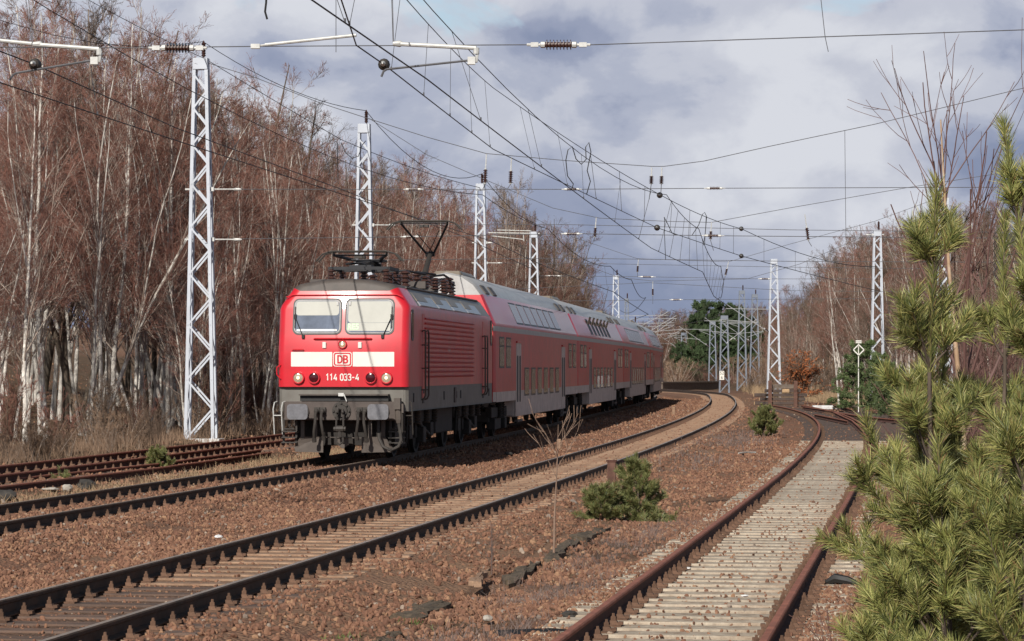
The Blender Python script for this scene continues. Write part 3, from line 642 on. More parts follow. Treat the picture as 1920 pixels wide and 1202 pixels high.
# ------------------------------------------------------------------ masts
def insulator_mb(b, p, q, r=0.06, ends=0.24, ribs=7, mi_w=0, mi_b=1):
    """white end fittings and a ribbed brown porcelain body between points p and q"""
    p, q = Vector(p), Vector(q); d = q - p; l = d.length; e = l * ends
    b.lathe([(0, .012), (e * .45, .02), (e * .55, r * .62), (e, r * .62)], p, d, 8, mi_w)
    b.lathe([(0, .012), (e * .45, .02), (e * .55, r * .62), (e, r * .62)], q, -d, 8, mi_w)
    pr = []; n = ribs; L0 = l - 2 * e
    for i in range(n):
        a = e + L0 * i / n; w = L0 / n; pr += [(a, r * .5), (a + w * .3, r * .52), (a + w * .5, r), (a + w * .68, r), (a + w * .8, r * .52)]
    pr.append((l - e, r * .5)); b.lathe(pr, p, d, 10, mi_b)
def lattice_mast(label, x, y, ztop, wb=0.82, wt=0.36, m='mast', group='lattice masts of the overhead line', top_ins=True, foot=True, name='lattice_mast', leg=0.10, rz=None):
    zb = gz(x, y) - 0.05; h = ztop - zb
    if rz is None: rz = -0.12
    root = empty(name, (x, y, zb), rz, label, 'lattice mast', group)
    db, dt = wb * 0.62, wt * 0.7
    cor = lambda i, j, t: Vector((i * (wb + (wt - wb) * t) / 2, j * (db + (dt - db) * t) / 2, h * t))
    for i in (-1, 1):
        for j in (-1, 1):
            b = MB(); p, q = cor(i, j, 0), cor(i, j, 1)
            b.bar(p, q, leg, 0.022, 0, up=(0, 1, 0)); b.bar(p + Vector((i * leg * .4, -j * leg * .32, 0)), q + Vector((i * leg * .4, -j * leg * .32, 0)), 0.022, leg * 0.6, 0, up=(0, 1, 0))
            b.build('leg', M[m], root, smooth=0)
    # zig-zag bracing, panels get shorter towards the top
    ts = [0.012]; 
    while ts[-1] < 0.93: ts.append(ts[-1] + (0.95 * (wb + (wt - wb) * ts[-1]) + 0.12) / h)
    for (c0, c1) in (((-1, -1), (1, -1)), ((1, 1), (-1, 1)), ((-1, 1), (-1, -1)), ((1, -1), (1, 1))):
        b = MB(); sw = 0
        for k in range(len(ts) - 1):
            a, c = (c0, c1) if (k + (c0[1] == 1)) % 2 == 0 else (c1, c0)
            b.bar(cor(a[0], a[1], ts[k]) , cor(c[0], c[1], min(ts[k + 1], .965)), 0.055, 0.02, 0, up=(0, 1, 0) if c0[1] == c1[1] else (1, 0, 0))
        b.build('bracing', M[m], root, smooth=0)
    b = MB(); b.box(-wt / 2 - .05, wt / 2 + .05, -dt / 2 - .04, dt / 2 + .04, h - .34, h + .012); b.build('head_plate', M[m], root, bevel=0.01, smooth=0)
    if top_ins:
        b = MB(); b.lathe([(0, .03), (.05, .03)] + [(.05 + .42 * k / 12, .075 if k % 2 else .045) for k in range(13)] + [(.5, .03), (.54, .02)], (wt * .22, 0, h + .012), (0, 0, 1), 10)
        b.build('insulator', M['insul'], root)
    if foot:
        b = MB(); b.box(-wb / 2 + .05, wb / 2 + .22, -db / 2 - .12, db / 2 + .1, -0.1, 0.17); b.build('foundation', M['white_conc'], root, bevel=0.015, smooth=0)
    root['h'] = h
    return root
def bracket(root, z, side=1, l=0.85, w=0.4):
    zb = root.location.z; b = MB()
    b.box(side * w * .4, side * (w * .4 + .16) , -.07, .07, z - zb - .06, z - zb + .06); b.tube([(side * (w * .4), 0, z - zb), (side * (w * .4 + l), 0, z - zb - .01)], .022, 6)
    b.lathe([(0, .02), (.05, .045), (.2, .04), (.26, .015)], (side * (w * .4 + l - .25), 0, z - zb - .01), (side, 0, 0), 8)
    b.box(-side * (w * .5 + .18), -side * (w * .4), -.03, .03, z - zb - .02, z - zb + .03)
    b.build('wire_bracket', M['galv'], root, smooth=30)
def at3(u, v, Y): return tuple(at(u, v, Y))
def mastX(u, Y): return (u - 960) / F_PX * Y
def mastZ(v, Y): return 2 - (v - HOR) / F_PX * Y
left = [(377, 110, 84, 'tall white lattice mast nearest on the left, on a white concrete foot', .86, .36),
        (683, 233, 105, 'white lattice mast standing behind the locomotive cab with a cable loop', .82, .36),
        (901, 345, 141, 'white lattice mast rising behind the rear of the locomotive roof', .82, .36),
        (1001, 435, 163, 'white lattice mast with a cantilever arm behind the first coach', .80, .36),
        (1155, 517, 240, 'white lattice mast beyond the third coach, leftmost of the distant ones', .8, .40)]
MS = []
for u, v, Y, lab, wb, wt in left:
    MS.append(lattice_mast(lab, mastX(u, Y), Y, mastZ(v, Y), wb, wt))
bracket(MS[0], mastZ(355, 84), 1, 1.0, .62); bracket(MS[0], mastZ(449, 84), 1, 1.0, .66)
bracket(MS[1], mastZ(422, 105), 1, .95, .58); bracket(MS[2], mastZ(493, 141), 1, .9, .55); bracket(MS[2], mastZ(455, 141), 1, .4, .5)
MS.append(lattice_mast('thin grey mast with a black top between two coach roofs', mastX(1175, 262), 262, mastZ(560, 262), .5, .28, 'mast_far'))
right = [(1770, 372, 139, 'white lattice mast half hidden behind the foreground pine', .82, .36, 'mast', True),
         (1645, 432, 161, 'white lattice mast in front of the right wood beside the diamond sign', .8, .36, 'mast', True),
         (1451, 486, 200, 'bright white lattice mast right behind the stack of sleepers', .95, .40, 'mast', False),
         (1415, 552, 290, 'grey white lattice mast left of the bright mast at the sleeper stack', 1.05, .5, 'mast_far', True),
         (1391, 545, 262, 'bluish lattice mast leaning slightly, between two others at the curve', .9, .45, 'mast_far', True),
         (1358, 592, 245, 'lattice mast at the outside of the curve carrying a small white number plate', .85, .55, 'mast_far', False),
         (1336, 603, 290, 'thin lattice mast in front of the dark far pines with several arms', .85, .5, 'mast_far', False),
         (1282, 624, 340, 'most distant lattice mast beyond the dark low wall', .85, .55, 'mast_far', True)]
MR = []
for u, v, Y, lab, wb, wt, m, ti in right:
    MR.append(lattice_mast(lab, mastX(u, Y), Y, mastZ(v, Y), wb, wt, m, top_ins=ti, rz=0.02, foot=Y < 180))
bracket(MR[1], mastZ(440, 161), -1, .5, .4)
M['arm_grey'] = mat('dull galvanised arm', (0.40, 0.41, 0.42), .55, .1, var=.15)
def cantilever(root, side, z, l, drop=1.9, m='arm_grey'):
    """swinging bracket: top tube, raking strut with insulators at the mast, registration tube and steady arm"""
    zz = z - root.location.z
    b = MB(); b.tube([(side * .2, 0, zz), (side * l, 0, zz + .05)], .024, 6); b.tube([(side * .25, 0, zz - drop), (side * (l - .05), 0, zz + .35)], .026, 6)
    b.tube([(side * (l * .35), 0, zz - drop * .55), (side * (l + .5), 0, zz - drop * .42)], .02, 6)
    b.tube([(side * (l + .45), 0, zz - drop * .45), (side * (l - .9), 0, zz - drop * .72)], .018, 6)
    b.build('cantilever_arm', M[m], root)
    b = MB(); insulator_mb(b, (side * .2, 0, zz - drop - .02), (side * .75, 0, zz - drop + .42), .07, .2, 5); b.build('insulator', [M['galv'], M['insul']], root)
cantilever(MR[2], -1, mastZ(580, 200), 3.5, 1.75); cantilever(MR[3], -1, 6.6, 3.8, 2.0); cantilever(MR[4], -1, 6.4, 3.6, 2.0)
cantilever(MR[5], 1, 6.0, 3.0, 1.8); cantilever(MR[6], -1, 6.0, 3.6, 1.9); cantilever(MR[7], -1, 5.9, 3.4, 1.9)
cantilever(MS[4], 1, 6.5, 4.6, 1.9); cantilever(MS[5], 1, 6.6, 4.8, 2.3)
MS.append(lattice_mast('low dark capped mast peeping over the coach roofs', mastX(1190, 250), 250, 6.1, .5, .3, 'mast_far'))
cantilever(MS[6], 1, 6.0, 3.6, 2.0)
def plate(root, x, z, w, h, lines, size):
    zb = root.location.z; b = MB(); b.box(x - w / 2, x + w / 2, -.36, -.34, z - zb - h / 2, z - zb + h / 2); p = b.build('number_plate', M['white_paint'], root, smooth=0)
    b2 = MB()
    for k, t in enumerate(lines): text_part('plate_digits', t, size, M['black'], p, lambda a, c, o: (a, -.36 - o, c), x, z - zb + h * (.25 - .5 * k))
plate(MR[5], -.25, mastZ(704, 245), .42, .8, ('52', '6'), .38)
# cantilever arm of the fourth left mast, reaching left over the old track
b = MB(); zb = MS[3].location.z; Zp = lambda v: mastZ(v, 163) - zb
xo = lambda u: (u - 1001) / F_PX * 163
b.tube([(xo(915), 0, Zp(436)), (xo(1012), 0, Zp(438))], .035, 6); b.tube([(xo(932), 0, Zp(431)), (xo(996), 0, Zp(433))], .03, 6); b.tube([(xo(921), 0, Zp(442)), (xo(982), 0, Zp(449))], .03, 6)
b.tube([(xo(981), 0, Zp(436)), (xo(982), 0, Zp(452))], .03, 6)
b.build('cantilever_arm', M['galv'], MS[3])

# ------------------------------------------------------------------ head spans across the tracks
def span(label, Y0, Y1, cable, upper, lower, ins_u, ins_l, hang, r=.011, extra=None):
    """cable/upper/lower: photo points along each cross wire; depth runs from Y0 at the left to Y1 at the right"""
    us = [p[0] for p in (cable or lower)]; u0, u1 = us[0], us[-1]
    Yu = lambda u: Y0 + (Y1 - Y0) * (u - u0) / (u1 - u0)
    root = empty('catenary_headspan', (at3(u0, 689, Y0)[0], Y0, 0), 0, label, 'catenary headspan', 'cross spans of the overhead line')
    off = root.location; P3 = lambda u, v: tuple(Vector(at3(u, v, Yu(u))) - off)
    def line(nm, pts, rr=r, m='wire_grey'):
        if not pts: return
        b = MB(); b.tube([P3(*p) for p in pts], rr, 5); b.build(nm, M[m], root)
    line('support_cable', cable); line('upper_wire', upper); line('lower_wire', lower)
    vy = lambda pts, u: float(np.interp(u, [p[0] for p in pts], [p[1] for p in pts]))
    for w, ii in ((upper, ins_u), (lower, ins_l)):
        for u, hw, rad in ii:
            b = MB(); insulator_mb(b, P3(u - hw, vy(w, u - hw)), P3(u + hw, vy(w, u + hw)), rad, .27, 7); b.build('insulator', [M['galv'], M['insul']], root)
    for (a, c, e) in hang:                       # rod from the support cable, insulator, then a wire down
        b = MB(); A, C, Ee = Vector(P3(*a)), Vector(P3(*c)), Vector(P3(*e)); mid = A.lerp(C, .45)
        b.tube([A, mid], .02, 6, 0); insulator_mb(b, mid, C, .075, .1, 6, 0, 1); b.tube([C, Ee], .012, 5, 2)
        b.build('hanging_insulator', [M['galv'], M['insul'], M['wire_grey']], root)
    return root, P3
S1, p1 = span('nearest cross span wire with two big ribbed insulators and white registration arms', 37.6, 34.6,
     None, None, [(-700, 98), (0, 88.5), (282, 90), (390, 88), (480, 87), (990, 84), (1110, 84), (1547, 69), (1920, 56), (2600, 28)], [], [], [], .007)
for u0, u1, v in ((279, 388, 90), (988, 1107, 84)):
    b = MB(); A, C = Vector(p1(u0, v)), Vector(p1(u1, v)); d = (C - A).normalized(); l = (C - A).length
    b.tube([A, A + d * .14], .02, 6, 0); b.tube([C, C - d * .14], .02, 6, 0); b.box(-.05, .05, -.03, .03, -.03, .03, 0, Matrix.Translation(A + d * .1)); b.box(-.05, .05, -.03, .03, -.03, .03, 0, Matrix.Translation(C - d * .1))
    insulator_mb(b, A + d * .12, C - d * .12, .068, .2, 8, 0, 1); b.build('insulator', [M['galv'], M['insul']], S1)
def reg_arm(root, P, a, c, e, g, tip):
    b = MB(); b.tube([P(*a), P(*c)], .028, 8); b.lathe([(0, .04), (.08, .04)], P(*c), (0, 0, -1), 8); b.lathe([(0, .03), (.09, .045), (.12, .03)], P(*a), (1, 0, 0), 8)
    b.tube([P(c[0], c[1]), P(c[0] + 3, c[1] + 4), P(e[0] + 3, e[1]), P(*e)], .022, 6); b.box(-.05, .05, -.04, .04, -.05, .05, 0, Matrix.Translation(Vector(P(e[0] - 6, e[1] - 2))))
    b.build('registration_arm', M['galv'], root)
    b = MB(); b.tube([P(e[0] - 8, e[1] - 3), P(*g)], .016, 6); b.tube([P(*g), P(g[0] - 6, g[1] + 4), P(*tip)], .016, 6); b.build('steady_arm', M['wire_grey'], root)
reg_arm(S1, p1, (737, 82), (893, 90), (890, 116), (725, 130), (715, 144)); reg_arm(S1, p1, (62, 83), (186, 92), (183, 116), (30, 137), (18, 150))
b = MB(); b.tube([p1(-60, 68), p1(0, 76), p1(60, 82)], .026, 8); b.build('registration_arm', M['galv'], S1)
b = MB(); b.tube([p1(497, 84), p1(668, 66)], .022, 8); b.box(-.06, .06, -.04, .04, -.03, .03, 0, Matrix.Translation(Vector(p1(479, 87)))); b.tube([p1(479, 87), p1(500, 84)], .015, 6); b.build('registration_arm', M['galv'], S1)
for pts in ([(737, 82), (733, -40)], [(738, 82), (735, -45)], [(60, 80), (40, -60)], [(62, 80), (47, -60)], [(1536, -30), (1547, 69), (1553, 97)], [(630, -40), (630, 98)]):
    b = MB(); b.tube([p1(*q) for q in pts], .005, 5); b.build('hanger_wire', M['wire_grey'], S1)
S2, p2 = span('second cross span, hung from the tall near mast, insulators in both its wires', 84, 81.5,
     [(383, 116), (480, 146), (600, 193), (680, 219), (800, 257), (912, 288), (1060, 301), (1222, 312), (1245, 312), (1320, 302), (1440, 275), (1640, 233), (1920, 165), (2300, 60)],
     [(375, 355), (775, 355), (1072, 355), (1340, 353), (1920, 351), (2300, 349)], [(375, 449), (770, 444), (1072, 438), (1337, 442), (1920, 447), (2300, 447)],
     [(775, 19, .055), (1072, 19, .055), (1340, 20, .055)], [(770, 19, .055), (1072, 20, .055), (1337, 21, .055)],
     [((912, 289), (909, 346), (905, 356)), ((959, 295), (957, 346), (950, 356)), ((1222, 314), (1221, 346), (1217, 374)), ((1241, 314), (1240, 346), (1239, 364))])
b = MB(); b.tube([p2(1584, 245), p2(1585, 351), p2(1586, 442)], .008, 5); b.build('hanger_wire', M['wire_grey'], S2)
span('third cross span, hung from the mast behind the locomotive cab', 105, 102,
     [(692, 222), (800, 290), (905, 335), (1036, 390), (1124, 409), (1250, 415), (1334, 417), (1480, 390), (1700, 352), (1920, 318), (2200, 270)],
     [(690, 422), (1059, 421), (1480, 431), (1920, 436)], [(690, 488), (1060, 484), (1480, 490), (1920, 492)], [], [],
     [((1118, 408), (1115, 446), (1113, 452)), ((1334, 417), (1332, 450), (1338, 470)), ((1509, 402), (1516, 452), (1522, 462))])
span('fourth cross span, hung from the mast behind the locomotive roof', 141, 139,
     [(903, 340), (980, 398), (1073, 444), (1195, 485), (1366, 491), (1480, 458), (1640, 415), (1768, 368)],
     [(905, 493), (1101, 494), (1480, 501), (1768, 504)], [(905, 545), (1217, 530), (1480, 545), (1768, 548)], [], [],
     [((1197, 486), (1195, 511), (1196, 520)), ((1366, 491), (1360, 517), (1352, 545))])
span('fifth cross span, lowest over the coaches, with insulators in both wires', 163, 161,
     [(1003, 437), (1090, 495), (1160, 520), (1224, 527), (1400, 523), (1500, 495), (1643, 433)],
     [(1001, 517), (1213, 519), (1430, 523), (1645, 523)], [(1001, 565), (1268, 562), (1645, 560)], [(1038, 16, .07), (1213, 17, .07), (1434, 13, .07)], [(1268, 13, .07), (1033, 12, .06)],
     [((1224, 528), (1224, 555), (1224, 570))], .013)

# ------------------------------------------------------------------ overhead lines along the tracks
def overhead_line(label, mess, cont, sup_u=None, sag=0.7, drops=(0.12, .31, .5, .69, .88), r=.0085):
    """mess/cont: 3-D support points of the messenger and of the contact wire"""
    root = empty('overhead_line', (mess[0][0] if mess else cont[0][0], mess[0][1] if mess else cont[0][1], 0), 0, label, 'overhead line', 'overhead wires along the tracks'); off = root.location
    def dense(pts, sg):
        out = []
        for a, c in zip(pts[:-1], pts[1:]):
            a, c = Vector(a), Vector(c); L = (c - a).length
            for k in range(12):
                t = k / 12; p = a.lerp(c, t); p.z -= sg * (L / 48) ** 2 * 4 * t * (1 - t); out.append(p)
        return out + [Vector(pts[-1])]
    def tube(nm, pts, rad):
        n = len(pts); rr = [max(rad, min(.02, p.y * 1.25e-4)) for p in pts]
        b = MB(); b.tube([p - off for p in pts], rr, 5); return b.build(nm, M['wire'], root)
    md = dense(mess, sag) if mess else None; cd = dense(cont, .03) if cont else None
    if md: tube('messenger_wire', md, r * .9)
    if cd: tube('contact_wire', cd, r * 1.15)
    if md and cd:
        my = [p.y for p in md]
        for a, c in zip(mess[:-1], mess[1:]):
            for t in drops:
                y = a[1] + (c[1] - a[1]) * t
                if y < 20 or y > 150: continue
                f = lambda P, k: float(np.interp(y, [p.y for p in P], [p[k] for p in P]))
                top = Vector((f(md, 0), y, f(md, 2))) - off; bot = Vector((f(cd, 0), y, f(cd, 2))) - off
                if top.z - bot.z < .15: continue
                b = MB(); b.tube([top, bot], .0042 if y < 70 else .007, 4); b.lathe([(0, .014), (.05, .014)], bot, (0, 0, 1), 6); b.build('dropper', M['wire_grey'], root)
    return root, off
def bell(root, off, p, d, r=.085):
    b = MB(); d = Vector(d).normalized(); b.lathe([(-.14, .02), (-.1, r * .8), (0, r), (.1, r * .85), (.15, .03)], Vector(p) - off, d, 12, 0); b.lathe([(-.24, .015), (-.1, .045)], Vector(p) - off, d, 8, 1); b.build('egg_insulator', [M['gear'], M['galv']], root)
def on(T, Y, dx, z): return (cx(T, Y) + dx, Y, z)
sz = {-14: 7.5, 36.2: 7.45, 84: 7.28, 105: 7.3, 141: 7.2, 163: 7.2, 200: 7.1, 245: 7.1}
zig = {-14: -.3, 36.2: .62, 84: -.42, 105: .2, 141: -.3, 163: .3, 200: -.3, 245: .1}
L2, o2 = overhead_line('messenger and contact wire straight over the middle track', [on(T2, y, .05, z) for y, z in sz.items()], [on(T2, y, zig[y], 5.8 if y < 50 else 5.65) for y in sz])
L1, o1 = overhead_line('messenger and contact wire over the train, touched by its raised pantograph', [on(T1, y, .0, z) for y, z in sz.items()], [on(T1, y, -zig[y] * .6 + (.55 if y == 36.2 else 0), 5.87) for y in sz])
mB = [at3(330, -700, 20), at3(712, -60, 36), at3(925, 165, 60), at3(1237, 365, 84), at3(1390, 429, 110), at3(1645, 500, 161)]
cB = [at3(500, -330, 22), at3(640, 0, 32), at3(668, 85, 36), at3(720, 121, 38), at3(925, 280, 58), at3(1232, 427, 84), at3(1390, 480, 110), at3(1645, 545, 161)]
LB, oB = overhead_line('second wire pair over the middle track, drawn right to the wood mast', mB, cB, sag=.35)
for p, q in ((at3(720, 121, 38), at3(925, 280, 58)), (at3(1237, 366, 84), at3(1390, 429, 110)), (at3(1232, 427, 84), at3(1390, 480, 110)), (at3(1390, 429, 110), at3(1645, 500, 161)), (at3(1390, 480, 110), at3(1645, 545, 161))):
    bell(LB, oB, p, Vector(q) - Vector(p), .085 if p[1] < 50 else .095)
LC, oC = overhead_line('lone dark wire with an egg insulator running down from the left to the pantograph', None,
    [at3(-200, 20, 33), at3(65, 121, 37), at3(330, 240, 49), at3(640, 355, 66), at3(860, 440, 100), at3(1000, 505, 141)])
bell(LC, oC, at3(66, 121, 37), Vector(at3(330, 240, 49)) - Vector(at3(65, 121, 37)))
fx = lambda k: Vector(MS[k].location) + Vector((0.06, 0, MS[k]['h'] + .52))
LF, oF = overhead_line('feeder line strung from mast top to mast top on the left', [tuple(v) for v in (Vector((-15.2, 36, 11.9)), fx(0), fx(1), fx(2), fx(3))], None, sag=1.9)
LG, oG = overhead_line('thin auxiliary wire sloping from the upper left past the tall mast', [at3(60, -60, 55), at3(384, 110, 84), at3(640, 262, 99), at3(900, 352, 141)], None, sag=.2, r=.006)
def cable(root, off, pts, Y, r=.011):
    b = MB(); P = [Vector(at3(u, v, Y)) - off for u, v in pts]; b.tube(P, r, 6); b.build('jumper_cable', M['black'], root)
cable(L2, o2, [(1072, 356), (1075, 345), (1064, 330), (1061, 300), (1065, 281), (1073, 275), (1080, 298), (1090, 308), (1099, 299), (1098, 276), (1104, 267), (1108, 285), (1101, 320), (1107, 340), (1100, 364)], 59, .012)
cable(L1, o1, [(634, 345), (633, 300), (633, 268), (640, 268), (648, 286), (660, 297), (672, 293), (679, 272), (686, 264)], 100, .016)
cable(L2, o2, [(1297, 442), (1310, 422), (1317, 402), (1321, 398), (1325, 406), (1322, 440), (1319, 460)], 92, .014)
cable(L2, o2, [(1245, 407), (1252, 420), (1260, 437), (1268, 441)], 92, .014); cable(L2, o2, [(1246, 408), (1246, 440), (1248, 487)], 92, .012)
cable(LB, oB, [(500, -20), (499, 5), (497, 22), (501, 36)], 33, .014)

# ------------------------------------------------------------------ train
T1s = resample(T1, 0.25); _sY = T1s[:, 1]
def along(y_start, d):
    """point on the train's track d metres past the point at depth y_start"""
    i = np.argmin(np.abs(_sY - y_start)); s = i + d / 0.25; j = int(s); f = s - j
    return T1s[j] * (1 - f) + T1s[j + 1] * f
def loft(b, rings, faces_mi, close_front=None, close_back=None):
    n = len(rings[0]); V = [p for r in rings for p in r]; base = []
    Fs, MI = [], []
    for i in range(len(rings) - 1):
        for j in range(n - 1): Fs.append((i * n + j, i * n + j + 1, (i + 1) * n + j + 1, (i + 1) * n + j)); MI.append(faces_mi(i, j))
    for ri, fm in ((0, close_front), (len(rings) - 1, close_back)):
        if fm is None: continue
        o = ri * n
        for j in range(n // 2):
            a, c, d, e = o + j, o + j + 1, o + n - 2 - j, o + n - 1 - j
            f = (a, c, d, e) if c != d else (a, c, e); Fs.append(f); MI.append(fm(j))
    bi = b.n; b.v.append(np.array(V, float)); b.f += [tuple(x + bi for x in f) for f in Fs]; b.m += MI; b.n += len(V)
def mirror_outline(h): return [(x, z) for x, z in h] + [(-x, z) for x, z in h[::-1] if x > 1e-6]

def wheelset(root, y, r=0.625, name='wheelset'):
    b = MB(); b.lathe([(-.95, .08), (.95, .08)], (0, y, r), (1, 0, 0), 10)
    for s in (-1, 1):
        b.lathe([(0, r + .028), (.03, r + .028), (.04, r), (.135, r), (.135, r - .07), (.07, r - .1), (.06, .2), (.15, .16), (.17, .1)], (s * .69, y, r), (s, 0, 0), 26)
    return b.build(name, M['under'], root)
def bogie(root, y, wb, r, hw=1.12, loco=False):
    """one frame mesh, two wheelsets, springs and axle boxes"""
    o = bpy.data.objects.new('bogie', None); COL.objects.link(o); o.parent = root; o.location = (0, y, 0); o.empty_display_size = .3
    b = MB()
    for s in (-1, 1):
        b.box(s * (hw - .10), s * (hw + .08), -wb / 2 - .65, wb / 2 + .65, r + .12, r + .42)
        b.box(s * (hw - .08), s * (hw + .06), -.55, .55, r - .22, r + .14)
        for k in (-1, 1): b.box(s * (hw - .12), s * (hw + .13), k * wb / 2 - .24, k * wb / 2 + .24, r - .22, r + .1)
    b.box(-hw, hw, -.3, .3, r + .1, r + .4); b.box(-hw, hw, -wb / 2 - .65, -wb / 2 - .5, r, r + .3); b.box(-hw, hw, wb / 2 + .5, wb / 2 + .65, r, r + .3)
    if loco:
        for s in (-1, 1):
            b.tube([(s * (hw + .12), -wb / 2 - .7, r - .3), (s * (hw + .12), -wb / 2 - .55, r + .3)], .03, 6); b.tube([(s * (hw + .1), -.8, r + .2), (s * (hw + .14), 1.0, r - .18)], .05, 6)
            b.box(s * (hw + .02), s * (hw + .2), -.25, .2, r - .34, r + .02)
    b.build('bogie_frame', M['under'], o, smooth=0, bevel=.02)
    for k in (-1, 1): wheelset(o, k * wb / 2, r)
    for s in (-1, 1):
        for k in (-.62, -.22, .22, .62) if loco else (-.3, .3):
            b = MB(); y0 = k * wb if loco else k; pr = []
            for q in range(7): pr += [(q * .07, .1), (q * .07 + .03, .115), (q * .07 + .05, .085)]
            b.lathe(pr, (s * (hw + .10), y0, r + .10), (0, 0, 1), 10); b.build('spring', M['gear'] if loco else M['under'], o)
    return o

def build_loco():
    y0 = 59.35; a = along(y0, 3.6); c = along(y0, 11.6); d = c - a; rz = -math.atan2(d[0], d[1]); dn = d / np.linalg.norm(d)
    fr = a - dn * 3.6; L = 15.35
    fr = fr + np.array([.07, 0]); root = empty('electric_locomotive', (fr[0], fr[1], 0), rz + .005, 'red electric locomotive with a white band, DB emblem and number, one pantograph raised', 'locomotive')
    rake = lambda z: max(0.0, z - 2.36) * .20
    zs = [1.58, 1.72, 2.0, 2.36, 2.7, 3.0, 3.27]
    half = [(1.445, z) for z in zs] + [(1.41, 3.36), (1.15, 3.74), (1.03, 3.82), (.55, 3.91), (0, 3.94)]
    out_ = mirror_outline(half); n = len(out_)
    def ring(y, ins, rk, zi):
        P = []
        for x, z in out_:
            k = max(0.0, 1 - ins / 1.445); zz = z - (zi * max(0, (z - 3.2) / .7)) ; P.append((x - math.copysign(min(ins, abs(x)), x) * (1 if abs(x) > .9 else abs(x) / .9), y + rk * rake(z), zz))
        return P
    rings = [ring(0, .17, 1, .10), ring(.02, .10, 1, .06), ring(.07, .045, 1, .025), ring(.15, .012, 1, .008), ring(.26, 0, 1, 0), ring(1.55, 0, .35, 0), ring(1.75, 0, 0, 0)]
    rings += [ring(L - 1.75, 0, 0, 0), ring(L - .26, 0, -1, 0), ring(L - .07, .045, -1, .02), ring(L, .17, -1, .1)]
    hj = lambda j: min(j, n - 2 - j)
    def fm(i, j):
        k = hj(j)
        if k <= 5: return 1 if 4 <= i <= 7 else 0
        if k == 6: return 1 if 4 <= i <= 7 else 0
        if k == 7: return (0 if i < 5 else 2)
        if k == 8: return 3
        return 3
    b = MB(); loft(b, rings, fm, lambda j: 0 if j <= 7 else 3, lambda j: 0 if j <= 7 else 3)
    b.add([(x * .985, y, 1.585) for x, y in ((1.445, .2), (-1.445, .2), (-1.445, L - .2), (1.445, L - .2))], [(0, 1, 2, 3)], 0)
    b.build('body', [M['red'], M['red_side'], M['roof_tan'], M['roof_dark']], root, smooth=30)
    # grey lower body, front set back under the red nose
    h2 = [(1.437, 1.05), (1.437, 1.579)]
    b = MB(); o2_ = [(1.437, 1.05), (1.437, 1.582), (-1.437, 1.582), (-1.437, 1.05)]
    def r2(y, ins): return [(x - math.copysign(ins, x), y, z) for x, z in o2_]
    loft(b, [r2(.10, .16), r2(.12, .08), r2(.18, .02), r2(.27, 0), r2(L - .27, 0), r2(L - .1, .16)], lambda i, j: 0)
    b.add([(1.32, .10, 1.05), (1.32, .10, 1.582), (-1.32, .10, 1.582), (-1.32, .10, 1.05)], [(0, 1, 2, 3)], 0); b.add([(1.32, L - .10, 1.05), (1.32, L - .10, 1.582), (-1.32, L - .10, 1.582), (-1.32, L - .10, 1.05)], [(0, 1, 2, 3)], 0)
    b.add([(1.48, .27, 1.051), (-1.48, .27, 1.051), (-1.48, L - .27, 1.051), (1.48, L - .27, 1.051)], [(0, 1, 2, 3)], 0)
    b.build('lower_body', M['loco_grey'], root, smooth=30)
    FS = lambda x, z, o: (x, rake(z) - o, z)                 # point on the front, o metres proud
    SS = lambda y, z, o: (1.445 + o, y, z); SSm = lambda y, z, o: (-1.445 - o, y, z)
    # windscreens
    for s in (-1, 1):
        x0, x1 = (.035, 1.115) if s > 0 else (-1.115, -.035)
        b = MB(); b.sheet(rrect(x0, x1, 2.71, 3.50, .13, 6), FS, .012); w = b.build('windscreen', M['rubber'], root)
        b = MB(); b.sheet(rrect(x0 + .032, x1 - .032, 2.742, 3.468, .112, 6), FS, .016); b.build('window_rim', M['steel'], w)
        b = MB(); b.sheet(rrect(x0 + .05, x1 - .05, 2.76, 3.45, .10, 6), FS, .020); b.build('pane', M['glass_cab'], w)
        b = MB(); zb_ = 3.13 if s < 0 else 2.97
        b.sheet(rrect(x0 + .065, x1 - .065, zb_, 3.435, .07, 5), FS, .0235); b.build('sun_blind', M['blind'], w)
        if s > 0:
            b = MB(); b.sheet(rrect(x0 + .065, x1 - .08, 2.79, 2.965, .02, 2), FS, .0235); b.build('display_panel', M['blind'], w)
            text_part('display_text', 'RE5', .17, DEST, w, FS, .22, 2.875, .95, .006, .028)
        else:
            b = MB(); b.sheet(rrect(x0 + .09, x1 - .10, 2.785, 2.83, .02, 2), FS, .0235); b.build('dashboard', M['galv'], w)
        xw = 1.06 * s; b = MB()
        p0 = FS(s * .87, 2.66, .03); p1_ = FS(xw, 3.1, .05)
        b.tube([p0, p1_], .011, 6); b.box(-.03, .03, -.02, .02, -.03, .05, 0, Matrix.Translation(p0)); b.tube([FS(xw, 2.86, .045), FS(xw, 3.32, .045)], .012, 5); b.box(-.025, .025, -.02, .02, -.05, .05, 0, Matrix.Translation(p1_))
        b.build('wiper', M['black'], w)
        for q in (x0 + .10, x1 - .10)[::(1 if s > 0 else -1)][:1]:
            b = MB(); b.box(q - .02, q + .02, rake(3.38) - .05, rake(3.38) - .02, 3.35, 3.43); b.build('bracket', M['galv'], w, smooth=0)
    # gutter edge over the windscreens, hand rail, lamps
    b = MB(); b.tube([FS(-1.28, 3.53, .012), FS(-1.15, 3.575, .014), FS(1.15, 3.575, .014), FS(1.28, 3.53, .012)], .012, 6); b.build('rain_strip', M['red'], root)
    b = MB(); b.tube([FS(-.64, 2.61, -.01), FS(-.62, 2.625, .05), FS(.62, 2.625, .05), FS(.64, 2.61, -.01)], .016, 7); b.build('hand_rail', M['red'], root)
